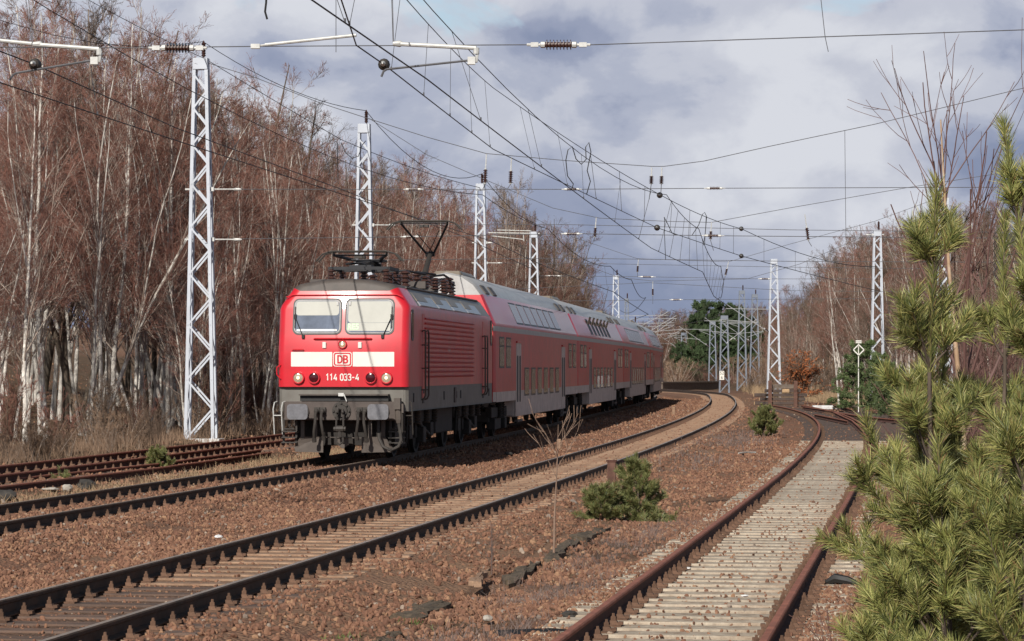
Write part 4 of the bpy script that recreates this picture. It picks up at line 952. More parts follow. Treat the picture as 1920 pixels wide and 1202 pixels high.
    b = MB(); b.tube([FS(-1.1, 2.36, -.01), FS(-1.08, 2.385, .05), FS(-.86, 2.385, .05), FS(-.84, 2.36, -.01)], .013, 6); b.build('hand_rail', M['red'], root)
    b = MB(); b.tube([(-1.36, .0, 1.75), (-1.44, -.02, 1.85), (-1.44, -.02, 2.0), (-1.36, .02, 2.06)], .014, 6); b.build('hand_rail', M['red'], root)
    def lamp(x, z, r, glassm, lit, ringm='red'):
        b = MB(); y = rake(z); b.lathe([(-.05, r), (.055, r), (.07, r * .95), (.07, r * .80), (.05, r * .78), (.05, .001)], (x, y, z), (0, -1, 0), 24); o = b.build('head_lamp' if lit else 'tail_lamp', M[ringm], root)
        b = MB(); b.lathe([(.051, r * .77), (.062, r * .55), (.068, .001)], (x, y, z), (0, -1, 0), 20); b.build('lens', M[glassm], o)
        if lit:
            b = MB(); b.lathe([(.066, r * .26), (.075, r * .2), (.078, .001)], (x, y, z), (0, -1, 0), 14); b.build('bulb', LAMP, o)
    M['lens_white'] = mat('clear lamp lens', (0.52, 0.42, 0.30), 0.12, .3, var=.12, scale=12)
    lamp(-.965, 1.775, .132, 'lens_white', True); lamp(-.62, 1.775, .132, 'lamp_red', False); lamp(.62, 1.775, .132, 'lamp_red', False); lamp(.965, 1.775, .132, 'lens_white', True)
    lamp(.0, 2.50, .095, 'lens_white', True)
    for x in (-.40, .38):
        b = MB(); b.box(x - .04, x + .04, rake(2.48) - .045, rake(2.48) + .01, 2.415, 2.55); b.build('socket', M['white_paint'], root, bevel=.01)
    # white band, emblem, number
    for x0, x1 in ((-1.13, -.225), (.225, 1.13)):
        b = MB(); b.sheet(rrect(x0, x1, 2.02, 2.335, .005, 1), FS, .004); b.build('white_band', M['white_paint'], root, smooth=0)
    b = MB(); b.sheet(rrect(-.205, .205, 2.02, 2.335, .05, 4), FS, .004); em = b.build('emblem', M['white_paint'], root, smooth=0)
    ro = rrect(-.188, .188, 2.037, 2.318, .042, 4); ri = rrect(-.162, .162, 2.063, 2.292, .03, 4); nn = len(ro)
    b = MB(); b.add([FS(x, z, .007) for x, z in ro] + [FS(x, z, .007) for x, z in ri], [(i, (i + 1) % nn, nn + (i + 1) % nn, nn + i) for i in range(nn)]); b.build('emblem_frame', M['red'], em, smooth=0)
    strokes('emblem_letters', 'DB', .150, .034, M['red'], em, FS, .0, 2.177, .007, .80, 1.05)
    strokes('number', '114 033-4', .135, .024, M['white_paint'], root, FS, 0, 1.79, .004, .68, .93)
    # front step plate, buffer beam and gear
    b = MB(); b.box(-.93, 1.02, -.16, .1, 1.395, 1.425); b.build('step_plate', M['plough'], root, smooth=0)
    b = MB(); b.box(-.92, 1.01, -.06, .095, 1.272, 1.392); b.build('rubber_mat', M['black'], root, smooth=0)
    b = MB(); b.bar((.06, -.165, 1.425), (.12, -.165, 1.27), .025, .02); b.box(-.06, .06, -.19, -.14, 1.38, 1.45); b.build('fold_catch', M['galv'], root, smooth=0)
    b = MB(); b.box(-1.26, 1.22, -.12, .45, .86, 1.262); b.build('buffer_beam', M['beam'], root, smooth=0, bevel=.012)
    for s in (-1, 1):
        x = s * .875
        b = MB(); b.lathe([(0, .17), (.04, .17), (.05, .125), (.34, .12), (.34, .09), (.5, .085)], (x, -.12, 1.05), (0, -1, 0), 16); bu = b.build('buffer', M['gear'], root)
        b = MB(); b.sheet(rrect(x - .225, x + .225, .885, 1.215, .075, 4), lambda a, c, o: (a, -.60 - o * (1 - .6 * ((a - x) ** 2 + (c - 1.05) ** 2) / .07), c), .045); b.build('buffer_plate', M['buffer'], bu)
        # brake hoses
        for k, xx in enumerate((.40, .53)):
            xx *= s; b = MB(); b.box(xx - .06, xx + .06, -.2, -.1, 1.0, 1.14); b.lathe([(0, .05), (.1, .05), (.12, .03)], (xx, -.18, 1.06), (0, -1, 0), 8)
            b.tube([(xx, -.27, 1.05), (xx, -.36, .98), (xx - s * .0, -.38, .82), (xx + s * .03 * (1 if k else -1), -.36, .62), (xx + s * .04 * (1 if k else -1), -.28, .50 - .04 * k)], .032, 8)
            b.lathe([(0, .05), (.09, .05)], (xx + s * .04 * (1 if k else -1), -.29, .52 - .04 * k), (0, .3, -1), 8); b.build('brake_hose', M['gear'], root)
        # rail guard plate, with its bracket
        b = MB(); x0, x1 = s * .42, s * .98
        V = [(x0, -.02, .16), (x0, -.02, .50), (s * .93, .02, .50), (s * 1.08, .10, .27), (s * 1.05, .08, .17)]
        b.add(V + [(x, y + .02, z) for x, y, z in V], [(0, 1, 2, 3, 4), (5, 6, 7, 8, 9)] + [(i, (i + 1) % 5, 5 + (i + 1) % 5, 5 + i) for i in range(5)]); b.box(s * .6 - .04, s * .6 + .04, .0, .09, .45, .88); b.box(s * .88 - .04, s * .88 + .04, .02, .12, .45, .88)
        b.build('rail_guard', M['plough'], root, smooth=0)
        # steps under the corner
        b = MB()
        for zz in (.36, .47, .60): b.box(s * 1.0, s * 1.34, -.02, .24, zz, zz + .025)
        for xx in (1.03, 1.31): b.box(s * xx - .02, s * xx + .02, .08, .12, .36, .9)
        b.tube([(s * 1.17, .05, .86), (s * 1.17, .02, .72), (s * 1.05, .02, .66), (s * 1.28, .02, .66)], .025, 6); b.build('corner_step', M['gear'], root, smooth=0)
        b = MB()
        for xx in (1.34, 1.52): b.tube([(s * xx, .12, .55), (s * xx, -.02, 1.1), (s * (xx - .02), .02, 1.24), (s * (xx - .06), .1, 1.26)], .014, 6)
        b.tube([(s * 1.34, .0, .96), (s * 1.52, .0, .96)], .012, 5); b.build('step_rail', M['galv'] if s < 0 else M['gear'], root)
    b = MB(); b.lathe([(0, .205), (.035, .205), (.035, .14), (.07, .13)], (0, -.12, 1.06), (0, -1, 0), 18)
    for k in range(8): b.lathe([(0, .022), (.05, .02)], (.17 * math.cos(k * .785), -.15, 1.06 + .17 * math.sin(k * .785)), (0, -1, 0), 6)
    for s in (-1, 1): b.tube([(s * .02, -.19, 1.08), (s * .05, -.3, 1.10), (s * .06, -.34, 1.02)], .03, 6)
    b.build('draw_hook', M['gear'], root)
    b = MB()
    for s in (-1, 1): b.tube([(s * .07, -.26, 1.02), (s * .075, -.33, .86), (s * .08, -.34, .70)], .022, 6)
    b.lathe([(-.13, .05), (-.09, .05), (-.08, .07), (.08, .07), (.09, .05), (.13, .05)], (0, -.34, .68), (1, 0, 0), 8); b.tube([(0, -.34, .68), (0, -.36, .5)], .04, 6); b.tube([(-.07, -.36, .5), (-.08, -.36, .4), (0, -.36, .345), (.08, -.36, .4), (.07, -.36, .5)], .026, 6)
    b.build('screw_coupling', M['gear'], root)
    b = MB(); V = [(-.12, .05, .33), (-.12, .05, .5), (.12, .05, .5), (.12, .05, .33), (0, .05, .24)]; b.add(V + [(x, y + .02, z) for x, y, z in V], [(0, 1, 2, 3, 4), (5, 6, 7, 8, 9)] + [(i, (i + 1) % 5, 5 + (i + 1) % 5, 5 + i) for i in range(5)]); b.tube([(-.5, .03, .49), (.5, .03, .47)], .012, 5)
    b.build('ground_plate', M['plough'], root, smooth=0)
    # heating jumper on the right corner
    b = MB(); b.box(1.16, 1.30, -.26, -.06, 1.10, 1.34); b.lathe([(0, .07), (.22, .07), (.3, .05)], (1.24, -.16, 1.10), (.05, 0, -1), 8); b.box(1.32, 1.36, -.2, -.1, 1.02, 1.22)
    b.build('heating_socket', M['plough'], root, smooth=0)
    b = MB(); b.tube([(1.25, -.16, .82), (1.29, -.18, .6), (1.31, -.2, .44), (1.26, -.24, .30), (1.1, -.27, .22), (.93, -.26, .30), (.84, -.2, .46), (.80, -.1, .68), (.80, -.05, .85)], .036, 8); b.build('heating_cable', M['gear'], root)
    b = MB(); b.tube([(1.33, -.15, 1.15), (1.33, -.16, .62), (1.30, -.16, .56)], .022, 6); b.build('air_pipe', M['gear'], root)
    b = MB(); b.box(-1.1, 1.1, .3, 2.0, .3, .86); b.build('under_frame', M['under'], root, smooth=0)
    # sides, both alike
    for fn, s in ((SS, 1), (SSm, -1)):
        for (ya, yb) in ((.42, .66), (L - .66, L - .42)):
            b = MB(); b.sheet(rrect(ya - .05, yb + .05, 2.58, 3.26, .10, 4), fn, .010); w = b.build('cab_side_window', M['rubber'], root)
            b = MB(); b.sheet(rrect(ya, yb, 2.64, 3.2, .07, 4), fn, .014); b.build('pane', M['glass'], w)
        b = MB()
        for k in range(13):
            z = 3.10 - k * .1085; b.add([fn(2.35, z - .03, 0), fn(2.35, z + .022, 0), fn(2.35, z, .05), fn(L - 4.4, z - .03, 0), fn(L - 4.4, z + .022, 0), fn(L - 4.4, z, .05)], [(0, 1, 2), (3, 4, 5), (0, 3, 5, 2), (1, 4, 5, 2), (0, 1, 4, 3)])
        o = b.build('ribbed_panel', M['red_side'], root, smooth=0); tag(o, kind=None)
        for y in (1.95, 2.45, L - 2.5, L - 2.0):
            b = MB(); b.tube([fn(y, 2.80, -.01), fn(y, 2.83, .075), fn(y, 2.72, .085), fn(y, 1.38, .085), fn(y, 1.30, .05), fn(y, 1.28, -.01)], .021, 7)
            for z in (2.5, 1.98, 1.5): b.tube([fn(y, z, -.01), fn(y, z, .085)], .014, 5)
            b.build('door_rail', M['plough'], root)
        for y in (2.2, L - 2.25):
            b = MB(); b.sheet([(y - .20, 1.32), (y + .20, 1.32), (y + .20, 3.2), (y - .20, 3.2)], fn, .006); b.build('cab_door', M['red_side'], root, smooth=0)
            b = MB()
            for z in (1.2, 1.42): b.sheet([(y - .1, z), (y + .1, z), (y + .1, z + .1), (y - .1, z + .1)], fn, .010)
            b.build('foot_hole', M['black'], root, smooth=0)
        for y in (.75, 5.6, 8.6, L - 1.0):
            b = MB(); b.sheet(rrect(y - .05, y + .05, 1.24, 1.44, .02, 2), fn, .010); b.build('lifting_slot', M['black'], root, smooth=0)
        b = MB(); b.sheet(rrect(7.35, 7.65, 1.15, 1.52, .03, 2), fn, .02); b.sheet(rrect(7.75, 7.83, 1.26, 1.42, .02, 2), fn, .015); b.build('cover_plate', M['beam'], root, smooth=0)
        text_part('side_digits', '114 033-4', .12, M['stripe'], root, lambda a, c, o, fn=fn, s=s: fn(6.2 + a * s, c, o + .002), 0, 2.42, 1, .002, .031)
        # roof edge panels
        px = lambda t: (1.417 - t * .305, 3.355 + t * .382)
        nx_, nz_ = .78, .62
        def RE(y, t, o, s=s): x, z = px(t); return (s * (x + nx_ * o), y, z + nz_ * o)
        ys = [1.9, 3.6, 4.9, 6.2, 7.5, 8.9, 10.2, 11.5, 12.9]
        for k in range(len(ys) - 1):
            b = MB()
            if k % 2 == 0:
                b.sheet([(ys[k] + .03, .30), (ys[k + 1] - .03, .30), (ys[k + 1] - .03, .97), (ys[k] + .03, .97)], RE, .03, 0); b.sheet([(ys[k] + .03, .03), (ys[k + 1] - .03, .03), (ys[k + 1] - .03, .27), (ys[k] + .03, .27)], RE, .03, 1)
            else: b.sheet([(ys[k] + .03, .03), (ys[k + 1] - .03, .03), (ys[k + 1] - .03, .97), (ys[k] + .03, .97)], RE, .02, 1)
            b.build('roof_panel', [M['roof_tan'], M['roof_blue']], root, smooth=0)
        b = MB(); b.tube([(s * 1.14, 1.6, 3.775), (s * 1.14, L - 1.2, 3.775)], .025, 6); b.build('roof_gutter', M['roof_dark'], root)
    # roof equipment
    b = MB(); b.box(-.85, -.3, .75, 1.15, 3.86, 3.935); b.build('roof_hatch', M['roof_dark'], root, smooth=0, bevel=.01)
    def post_insulator(x, y, h=.30, r=.10, z=3.88):
        b = MB(); pr = [(0, .07)]
        for q in range(4): pr += [(h * (q + .15) / 4, r * .55), (h * (q + .4) / 4, r), (h * (q + .65) / 4, r), (h * (q + .9) / 4, r * .55)]
        pr.append((h, .05)); b.lathe(pr, (x, y, z), (0, 0, 1), 12); b.build('roof_insulator', M['insul'], root)
    for x in (-.62, .62):
        for y in (2.1, 3.5): post_insulator(x, y, .32, .085)
    post_insulator(0, 2.8, .3, .09)
    def pantograph(y, up):
        o = bpy.data.objects.new('pantograph', None); COL.objects.link(o); o.parent = root; o.location = (0, y, 4.22); o.empty_display_size = .3
        b = MB()
        for p, q in (((-.66, -.7), (.66, -.7)), ((-.66, .7), (.66, .7)), ((-.66, -.7), (-.66, .7)), ((.66, -.7), (.66, .7))): b.bar((*p, 0), (*q, 0), .07, .07)
        b.box(-.25, .25, -.5, -.1, -.06, .08); b.build('base_frame', M['wire'], o, smooth=0)
        if up:
            kx, kz = .0, .78; kn = (0, 1.0, kz); b = MB(); b.tube([(0, -.35, .03), kn], [.085, .06], 10); b.build('lower_arm', M['gear'], o)
            hd = [(-.62, -.10, 1.54), (.62, -.10, 1.54)]; b = MB()
            for h, s in zip(hd, (-1, 1)): b.tube([(s * .09, 1.0, kz), h], .030, 7)
            b.tube([(-.12, 1.0, kz), (.12, 1.0, kz)], .07, 8); b.tube([(-.05, 1.0, kz), (.35, .2, 1.36)], .012, 5); b.tube([(.1, 1.0, kz), (-.25, .35, 1.28)], .012, 5); b.tube([(-.62, -.1, 1.54), (.62, -.1, 1.54)], .02, 6)
            b.build('upper_arm', M['wire'], o)
            hz = 1.59; hy = -.10
        else:
            b = MB(); b.tube([(0, -.35, .05), (.05, .9, .16)], .075, 8); b.build('lower_arm', M['gear'], o)
            b = MB()
            for s in (-1, 1): b.tube([(s * .12, .9, .18), (s * .6, -.55, .3)], .035, 7)
            b.tube([(-.25, .9, .16), (.25, .9, .16)], .07, 8); b.tube([(-.45, .2, .22), (.45, .2, .22)], .02, 6); b.tube([(-.4, -.1, .12), (.45, .45, .2)], .03, 6); b.tube([(-.6, -.55, .3), (.6, -.55, .3)], .02, 6)
            b.build('upper_arm', M['wire'], o)
            hz = .38; hy = -.55
        b = MB()
        for dy in (-.16, .16):
            b.tube([(-.97, hy + dy, hz - .22), (-.82, hy + dy, hz - .06), (-.62, hy + dy, hz), (.62, hy + dy, hz), (.82, hy + dy, hz - .06), (.97, hy + dy, hz - .22)], .022, 6)
        for s in (-1, 1): b.tube([(s * .6, hy - .16, hz), (s * .6, hy + .16, hz)], .018, 5)
        for s in (-1, 1): b.tube([(s * .6, hy, hz - .06), (s * .6, hy, hz)], .03, 5)
        b.box(-.12, .12, hy - .1, hy + .1, hz - .16, hz - .10); b.build('collector_head', M['gear'], o)
    pantograph(2.8, False); pantograph(L - 3.0, True)
    for x in (-.62, .62):
        for y in (L - 3.7, L - 2.3): post_insulator(x, y, .32, .10)
    for k, (x, y) in enumerate(((-.2, 5.2), (.15, 5.6), (.55, 5.4), (.9, 6.2), (.2, 6.6), (.6, 6.9), (.95, 7.6), (.3, 7.9), (.65, 8.6), (.95, 9.1), (.5, 9.6), (.9, 10.4), (.1, 9.0))): post_insulator(x, y, .30 + .05 * (k % 3), .12)
    b = MB(); b.tube([(0, 3.4, 4.2), (.1, 4.4, 4.26), (-.2, 5.2, 4.24), (.55, 5.4, 4.28), (.9, 6.2, 4.22), (.6, 6.9, 4.3), (.95, 7.6, 4.26), (.65, 8.6, 4.24), (.95, 9.1, 4.3), (.9, 10.4, 4.26), (0, L - 3.7, 4.22)], .028, 6); b.build('roof_busbar', M['wire'], root)
    b = MB(); b.box(.35, .95, 6.0, 6.5, 3.86, 4.05); b.box(.3, .85, 8.2, 8.9, 3.86, 4.02); b.box(-.5, .1, 7.0, 8.4, 3.90, 4.08); b.build('roof_switchgear', M['roof_dark'], root, smooth=0, bevel=.02)
    bogie(root, 3.6, 3.3, .625, 1.08, True); bogie(root, L - 3.6, 3.3, .625, 1.08, True)
    b = MB(); b.box(-1.15, 1.15, 6.2, 9.2, .42, 1.05); b.build('under_box', M['under'], root, smooth=0, bevel=.03)
    return fr + dn * (L + .62)

CH = [(1.385, 1.05), (1.39, 1.32), (1.39, 1.9), (1.39, 2.5), (1.39, 3.0), (1.39, 3.14), (1.375, 3.22), (1.01, 4.02), (.80, 4.30), (.45, 4.54), (0, 4.63)]
def build_coach(y_front, label, style, sunny, cab=False):
    L = 26.45
    a = along(y_front, 4.0); c = along(y_front, 22.6); d = c - a; rz = -math.atan2(d[0], d[1]); dn = d / np.linalg.norm(d); fr = (a + c) / 2 - dn * L / 2
    root = empty('double_deck_coach', (fr[0], fr[1], 0), rz, label, 'railway coach', 'coaches of the red train')
    out_ = mirror_outline(CH); n = len(out_); hj = lambda j: min(j, n - 2 - j)
    def ring(y, k): return [(x * (1 - k * .05), y + (max(0, z - 3.2) * .10 * (1 if y < 1 else -1) if k else 0), z - k * .04 * max(0, z - 3.5)) for x, z in out_]
    mi = lambda j: {0: 3, 4: 1, 5: 0, 6: 4, 7: 2, 8: 2, 9: 2}.get(hj(j), 0)
    b = MB(); loft(b, [ring(0, 1), ring(.12, .3), ring(.28, 0), ring(L - .28, 0), ring(L - .12, .3), ring(L, 1)], lambda i, j: (5 if hj(j) == 6 and i in (0, 1) else mi(j)), lambda j: 6 if j < 5 else (5 if j < 7 else 2), lambda j: 0)
    b.add([(1.38, .2, 1.055), (-1.38, .2, 1.055), (-1.38, L - .2, 1.055), (1.38, L - .2, 1.055)], [(0, 1, 2, 3)], 3)
    b.build('body', [M['red_side'], M['stripe'], M['roof_grey'], M['coach_grey'], M['red_slant'], M['red'], M['red_side']], root, smooth=28)
    y0, y1 = 5.2, L - 5.2
    b = MB(); b.box(-1.365, 1.365, y0, y1, .55, 1.052); b.build('lower_deck_well', M['coach_grey'], root, bevel=.04, smooth=0)
    # the lower side panels: red above, dull grey below
    SS = lambda y, z, o: (1.39 + o, y, z); SSm = lambda y, z, o: (-1.39 - o, y, z)
    SL_ = lambda y, z, o: (1.375 - (z - 3.22) * .456 + .91 * o, y, z + .41 * o); SLm = lambda y, z, o: (-(1.375 - (z - 3.22) * .456) - .91 * o, y, z + .41 * o)
    gl = 'glass_brown' if style != 'open' else 'glass_brown'
    def window(fn, ya, yb, za, zb, name='window', pane=None, frame='rubber', r=.06, split=0.0, ajar=False):
        b = MB(); b.sheet(rrect(ya, yb, za, zb, r, 3), fn, .006); w = b.build(name, M[frame], root, smooth=0)
        if split:
            b = MB(); b.sheet(rrect(ya + .05, yb - .05, za + .05, za + (zb - za) * split, r * .6, 3), fn, .009); b.build('pane', M['glass'] if ajar else M[pane or gl], w, smooth=0)
            b = MB(); b.sheet(rrect(ya + .05, yb - .05, za + (zb - za) * split + .04, zb - .05, r * .6, 3), fn, .009); b.build('pane', M[pane or gl], w, smooth=0)
        else:
            b = MB(); b.sheet(rrect(ya + .05, yb - .05, za + .05, zb - .05, r * .6, 3), fn, .009); b.build('pane', M[pane or gl], w, smooth=0)
        return w
    for fn, sl, s in ((SS, SL_, 1), (SSm, SLm, -1)):
        for k in range(2):
            for q in (1.55, 3.25):
                yc = q if k == 0 else L - q
                if style == 'cab' and k == 1: continue
                window(fn, yc - .62, yc + .62, 1.98, 2.86, split=.62 if style == 'open' else .68, ajar=(style == 'open'))
        for k in range(6):
            yc = 8.25 + k * 1.99
            window(fn, yc - .66, yc + .66, 1.14, 2.0, split=(0 if style != 'open' else .6), pane='glass_brown', ajar=(style == 'open' and k in (1, 2, 4)))
        for k in range(7 if style != 'open' else 6):
            yc = 6.9 + k * 2.05 + (.9 if style == 'open' else 0)
            if style == 'open':
                w = window(sl, yc - .60, yc + .60, 3.30, 3.93, 'upper_window', 'black', split=0)  # black sheet stands for the unlit inside seen through the open window
                b = MB(); V = [sl(yc - .55, 3.72, .02), sl(yc + .55, 3.72, .02), sl(yc + .55, 3.92, .20), sl(yc - .55, 3.92, .20)]
                b.add(V + [(x, y, z + .02) for x, y, z in V], [(0, 1, 2, 3), (4, 5, 6, 7)] + [(i, (i + 1) % 4, 4 + (i + 1) % 4, 4 + i) for i in range(4)]); b.build('open_vent_pane', M['roof_tan'], w, smooth=0)
            else: window(sl, yc - .92, yc + .92, 3.28, 3.93, 'upper_window', 'glass_sky', r=.05)
        for yc in (5.95, L - 5.95):
            b = MB(); b.sheet(rrect(yc - .68, yc + .68, .62, 2.72, .08, 3), fn, .008); dr = b.build('door', M['coach_grey'], root, smooth=0)
            for q in (-.34, .34):
                b = MB(); b.sheet(rrect(yc + q - .20, yc + q + .20, .98, 2.35, .08, 3), fn, .012); b.build('door_pane', M['black'], dr, smooth=0)
            b = MB(); b.sheet([(yc - .72, 2.72), (yc + .72, 2.72), (yc + .72, 2.78), (yc - .72, 2.78)], fn, .05); b.build('door_canopy', M['red_side'], dr, smooth=0)
            b = MB(); b.box(s * 1.36 - .02, s * 1.36 + .08, yc - .7, yc + .7, .40, .46); b.build('door_step', M['beam'], dr, smooth=0)
        b = MB(); b.sheet([(y0, .57), (y1, .57), (y1, 1.13), (y0, 1.13)], lambda y, z, o, s=s: (s * (1.378 + o), y, z), .010); b.build('side_skirt', M['coach_grey'], root, smooth=0)
        for ya, yb in ((.25, y0 - .02), (y1 + .02, L - .25)):
            b = MB(); b.sheet([(ya, 1.04), (yb, 1.04), (yb, 1.32), (ya, 1.32)], lambda y, z, o, s=s: (s * (1.388 + o), y, z), .008); b.build('side_skirt', M['coach_grey'], root, smooth=0)
    b = MB()
    for y in (1.4, 3.2, L - 3.2, L - 1.4):
        b = MB(); b.sheet([(y - .45, .08), (y + .45, .08), (y + .45, .92), (y - .45, .92)], lambda a, t, o: (1.01 - .21 * t + o * .8, a, 4.02 + .28 * t + o * .6), .035); b.build('roof_vent', M['roof_dark'], root, smooth=0)
    b = MB()
    b.box(-.42, .42, .4, 3.4, 4.40, 4.675); b.build('roof_unit', M['roof_tan'], root, smooth=0, bevel=.1)
    b = MB(); b.box(-.62, .62, -.28, .05, 1.25, 3.25); b.build('gangway', M['black'], root, smooth=0, bevel=.05)
    b = MB(); b.box(-.62, .62, L - .05, L + .16, 1.25, 3.25); b.build('gangway', M['black'], root, smooth=0, bevel=.05)
    for y in (0, L):
        for s in (-1, 1):
            b = MB(); sg = -1 if y == 0 else 1; b.lathe([(0, .1), (.2, .09), (.21, .2), (.24, .2)], (s * .875, y, 1.05), (0, sg, 0), 12); b.build('buffer', M['gear'], root)
    bogie(root, 3.2, 2.5, .46, 1.05); bogie(root, L - 3.2, 2.5, .46, 1.05)
    e = fr + dn * (L + .3); return float(np.interp(0, [0, 1], [e[1], e[1]]))
M['glass_sky'] = mat('tinted coach glass', (0.075, 0.06, 0.07), 0.22, var=0.2, scale=2, spec=.45)
tail = build_loco()
yb = float(tail[1]) + .32
yb = build_coach(yb, 'first red double deck coach, directly behind the locomotive', 'fixed', False)
yb = build_coach(yb, 'second red double deck coach, with the upper hopper windows standing open', 'open', False)
yb = build_coach(yb, 'third red double deck coach, its upper front corner bright in the sun', 'dark', True)
yb = build_coach(yb, 'last red double deck coach, far end of the train on the curve', 'dark', True)

# ------------------------------------------------------------------ woods
HID = []
def make_tree(name, seed, H, r0, stems=1, n1=26, n2=7, n3=6, n4=3, a1=.62, lean=.03, spread=.34, bark='bark_white', thin='bark_thin', tw='twig', up1=.05, t0=.22, tr=.0043, cat='tree', droop=0.0, fork=0):
    """bare tree: trunk mesh (stems and main limbs) and a crown mesh (branches and twigs)"""
    rng = np.random.default_rng(seed)
    S = np.zeros((stems, 3)); S[:, :2] = rng.normal(0, .12 if stems > 1 else 0, (stems, 2)); S[:, 2] = -.15
    D = np.zeros((stems, 3)); D[:, 2] = 1; D[:, :2] = rng.normal(0, lean + (.09 if stems > 1 else 0), (stems, 2))
    Ls = H * rng.uniform(.82, 1.0, stems); Ls[0] = H; rs = r0 * rng.uniform(.6, 1.0, stems); rs[0] = r0
    P0 = grow(rng, S, D, Ls, 16, .012, .035); R0 = rs[:, None] * (np.linspace(1, .10, 16) ** .85)[None, :]
    R0[:, 0] *= 1.25
    if fork:
        Pf, Rf, Lf = sprout(rng, P0, R0, Ls, fork, .22, .6, .35, .1, .8, .75, 10, .06, .05, .62, .02, .2)
    P1, R1, L1 = sprout(rng, P0, R0, Ls, n1, t0, .97, a1, .16, spread, .72, 8, up1, .075, .42, .008, .3)
    if fork:
        Pk, Rk, Lk = sprout(rng, Pf, Rf, Lf, max(4, n1 // 4), .25, .95, a1, .16, spread * 1.3, .6, 8, up1, .075, .45, .008, .3); P1 = np.concatenate([P1, Pk]); R1 = np.concatenate([R1, Rk]); L1 = np.concatenate([L1, Lk])
    P2, R2, L2 = sprout(rng, P1, R1, L1, n2, .2, 1.0, .6, .2, .48, .45, 5, .05, .10, .55, tr * 1.1, .5)
    P3, R3, L3 = sprout(rng, np.concatenate([P2]), R2, L2, n3, .15, 1.0, .55, .2, .55, .3, 4, .03 - droop, .12, .7, tr, .7)
    parts_t = [(*tubes_np(P0, R0, 8), 0), (*tubes_np(P1, R1, 5), 1)]
    if fork: parts_t.append((*tubes_np(Pf, Rf, 6), 0))
    parts_c = [(*tubes_np(P2, R2, 3), 0), (*tubes_np(P3, R3, 3), 1)]
    if n4:
        P4, R4, L4 = sprout(rng, P3, R3, L3, n4, .2, 1.0, .5, .2, .7, .2, 3, .02 - droop * 1.5, .14, .8, tr * .8, .8); parts_c.append((*tubes_np(P4, R4, 3), 1))
    V, Q, MI = merge(parts_t); tme = np_mesh('trunk', V, Q, [M[bark], M[thin]], MI)
    V, Q, MI = merge(parts_c); cme = np_mesh('crown', V, Q, [M[thin], M[tw]], MI, smooth=False)
    o = empty(name, (0, 0, 0)); link('trunk', tme, o); link('crown', cme, o); o['category'] = cat; o['H'] = float(cme_v(cme)[:, 2].max()); HID.append(o); return o
def cme_v(me):
    a = np.zeros(len(me.vertices) * 3, np.float32); me.vertices.foreach_get('co', a); return a.reshape(-1, 3)
def place(proto, x, y, H=None, rz=0.0, wide=1.0, label=None, group=None):
    k = (H / proto['H']) if H else 1.0
    if proto in HID: HID.remove(proto); o = proto; o.location = (x, y, gz(x, y)); o.rotation_euler = (0, 0, rz); o.scale = (k * wide, k * wide, k); o['label'] = label; o['group'] = group; return o
    return copy_thing(proto, (x, y, gz(x, y)), rz, (k * wide, k * wide, k), label, group)
BIRCH = [make_tree('birch_tree', 21, 13, .095, 1, 30, 7, 6, 3, .60, fork=2), make_tree('birch_tree', 22, 12, .078, 2, 20, 7, 6, 3, .62), make_tree('birch_tree', 23, 13, .09, 1, 34, 7, 6, 3, .66, lean=.09, fork=2),
         make_tree('birch_tree', 24, 11, .068, 2, 18, 7, 6, 3, .55, lean=.08, fork=1), make_tree('birch_tree', 25, 12.5, .092, 1, 28, 8, 6, 3, .7, lean=.05, fork=3), make_tree('birch_tree', 26, 11, .07, 1, 26, 7, 6, 3, .5)]
BROWN = [make_tree('bare_tree', 31, 12, .13, 1, 30, 8, 6, 2, .7, bark='bark_dark', thin='twig_brown', tw='twig_brown', spread=.36, fork=2), make_tree('bare_tree', 32, 11, .10, 2, 20, 7, 6, 2, .65, bark='bark_dark', thin='twig_brown', tw='twig', lean=.06),
         make_tree('bare_tree', 33, 11, .10, 1, 30, 8, 6, 2, .6, bark='bark_thin', thin='bark_thin', tw='twig_brown', lean=.05, fork=2)]
THICK = [make_tree('bare_shrub', 41, 2.6, .022, 9, 8, 5, 4, 0, .45, lean=.22, spread=.4, bark='twig_brown', thin='twig_brown', tw='twig_brown', t0=.08, tr=.0045, cat='shrub'), make_tree('bare_shrub', 42, 2.4, .02, 11, 7, 5, 4, 0, .5, lean=.28, spread=.4, bark='bark_thin', thin='dry_weed', tw='dry_weed', t0=.05, tr=.0045, cat='shrub'),
         make_tree('bare_shrub', 43, 3.0, .024, 8, 9, 5, 4, 0, .4, lean=.2, spread=.4, bark='twig_brown', thin='twig', tw='twig', t0=.08, tr=.0045, cat='shrub')]
VT_L = [(-100, 150), (0, 160), (50, 130), (85, 5), (110, -30), (190, -10), (230, 60), (262, 115), (330, 120), (360, 150), (420, 165), (500, 185), (545, 225), (600, 285), (700, 310), (780, 345), (850, 372), (900, 385), (1000, 400), (1050, 445), (1090, 500), (1116, 560)]
def vtop(tab, u): return float(np.interp(u, [p[0] for p in tab], [p[1] for p in tab]))
def edgeX(Y):
    t = float(np.clip((Y - 125) / 60, 0, 1)); a = cx(T0, min(Y, 205)) - 4.3; b_ = cx(T1, min(Y, 215)) - 4.4
    return a * (1 - t) + b_ * t
def regionL(u):
    if u < 340: return 'left of the tall near mast'
    if u < 520: return 'between near mast and locomotive'
    if u < 680: return 'behind the locomotive cab'
    if u < 890: return 'behind the raised pantograph'
    return 'behind the first coach roof'
rr = random.Random(77); NL = 0
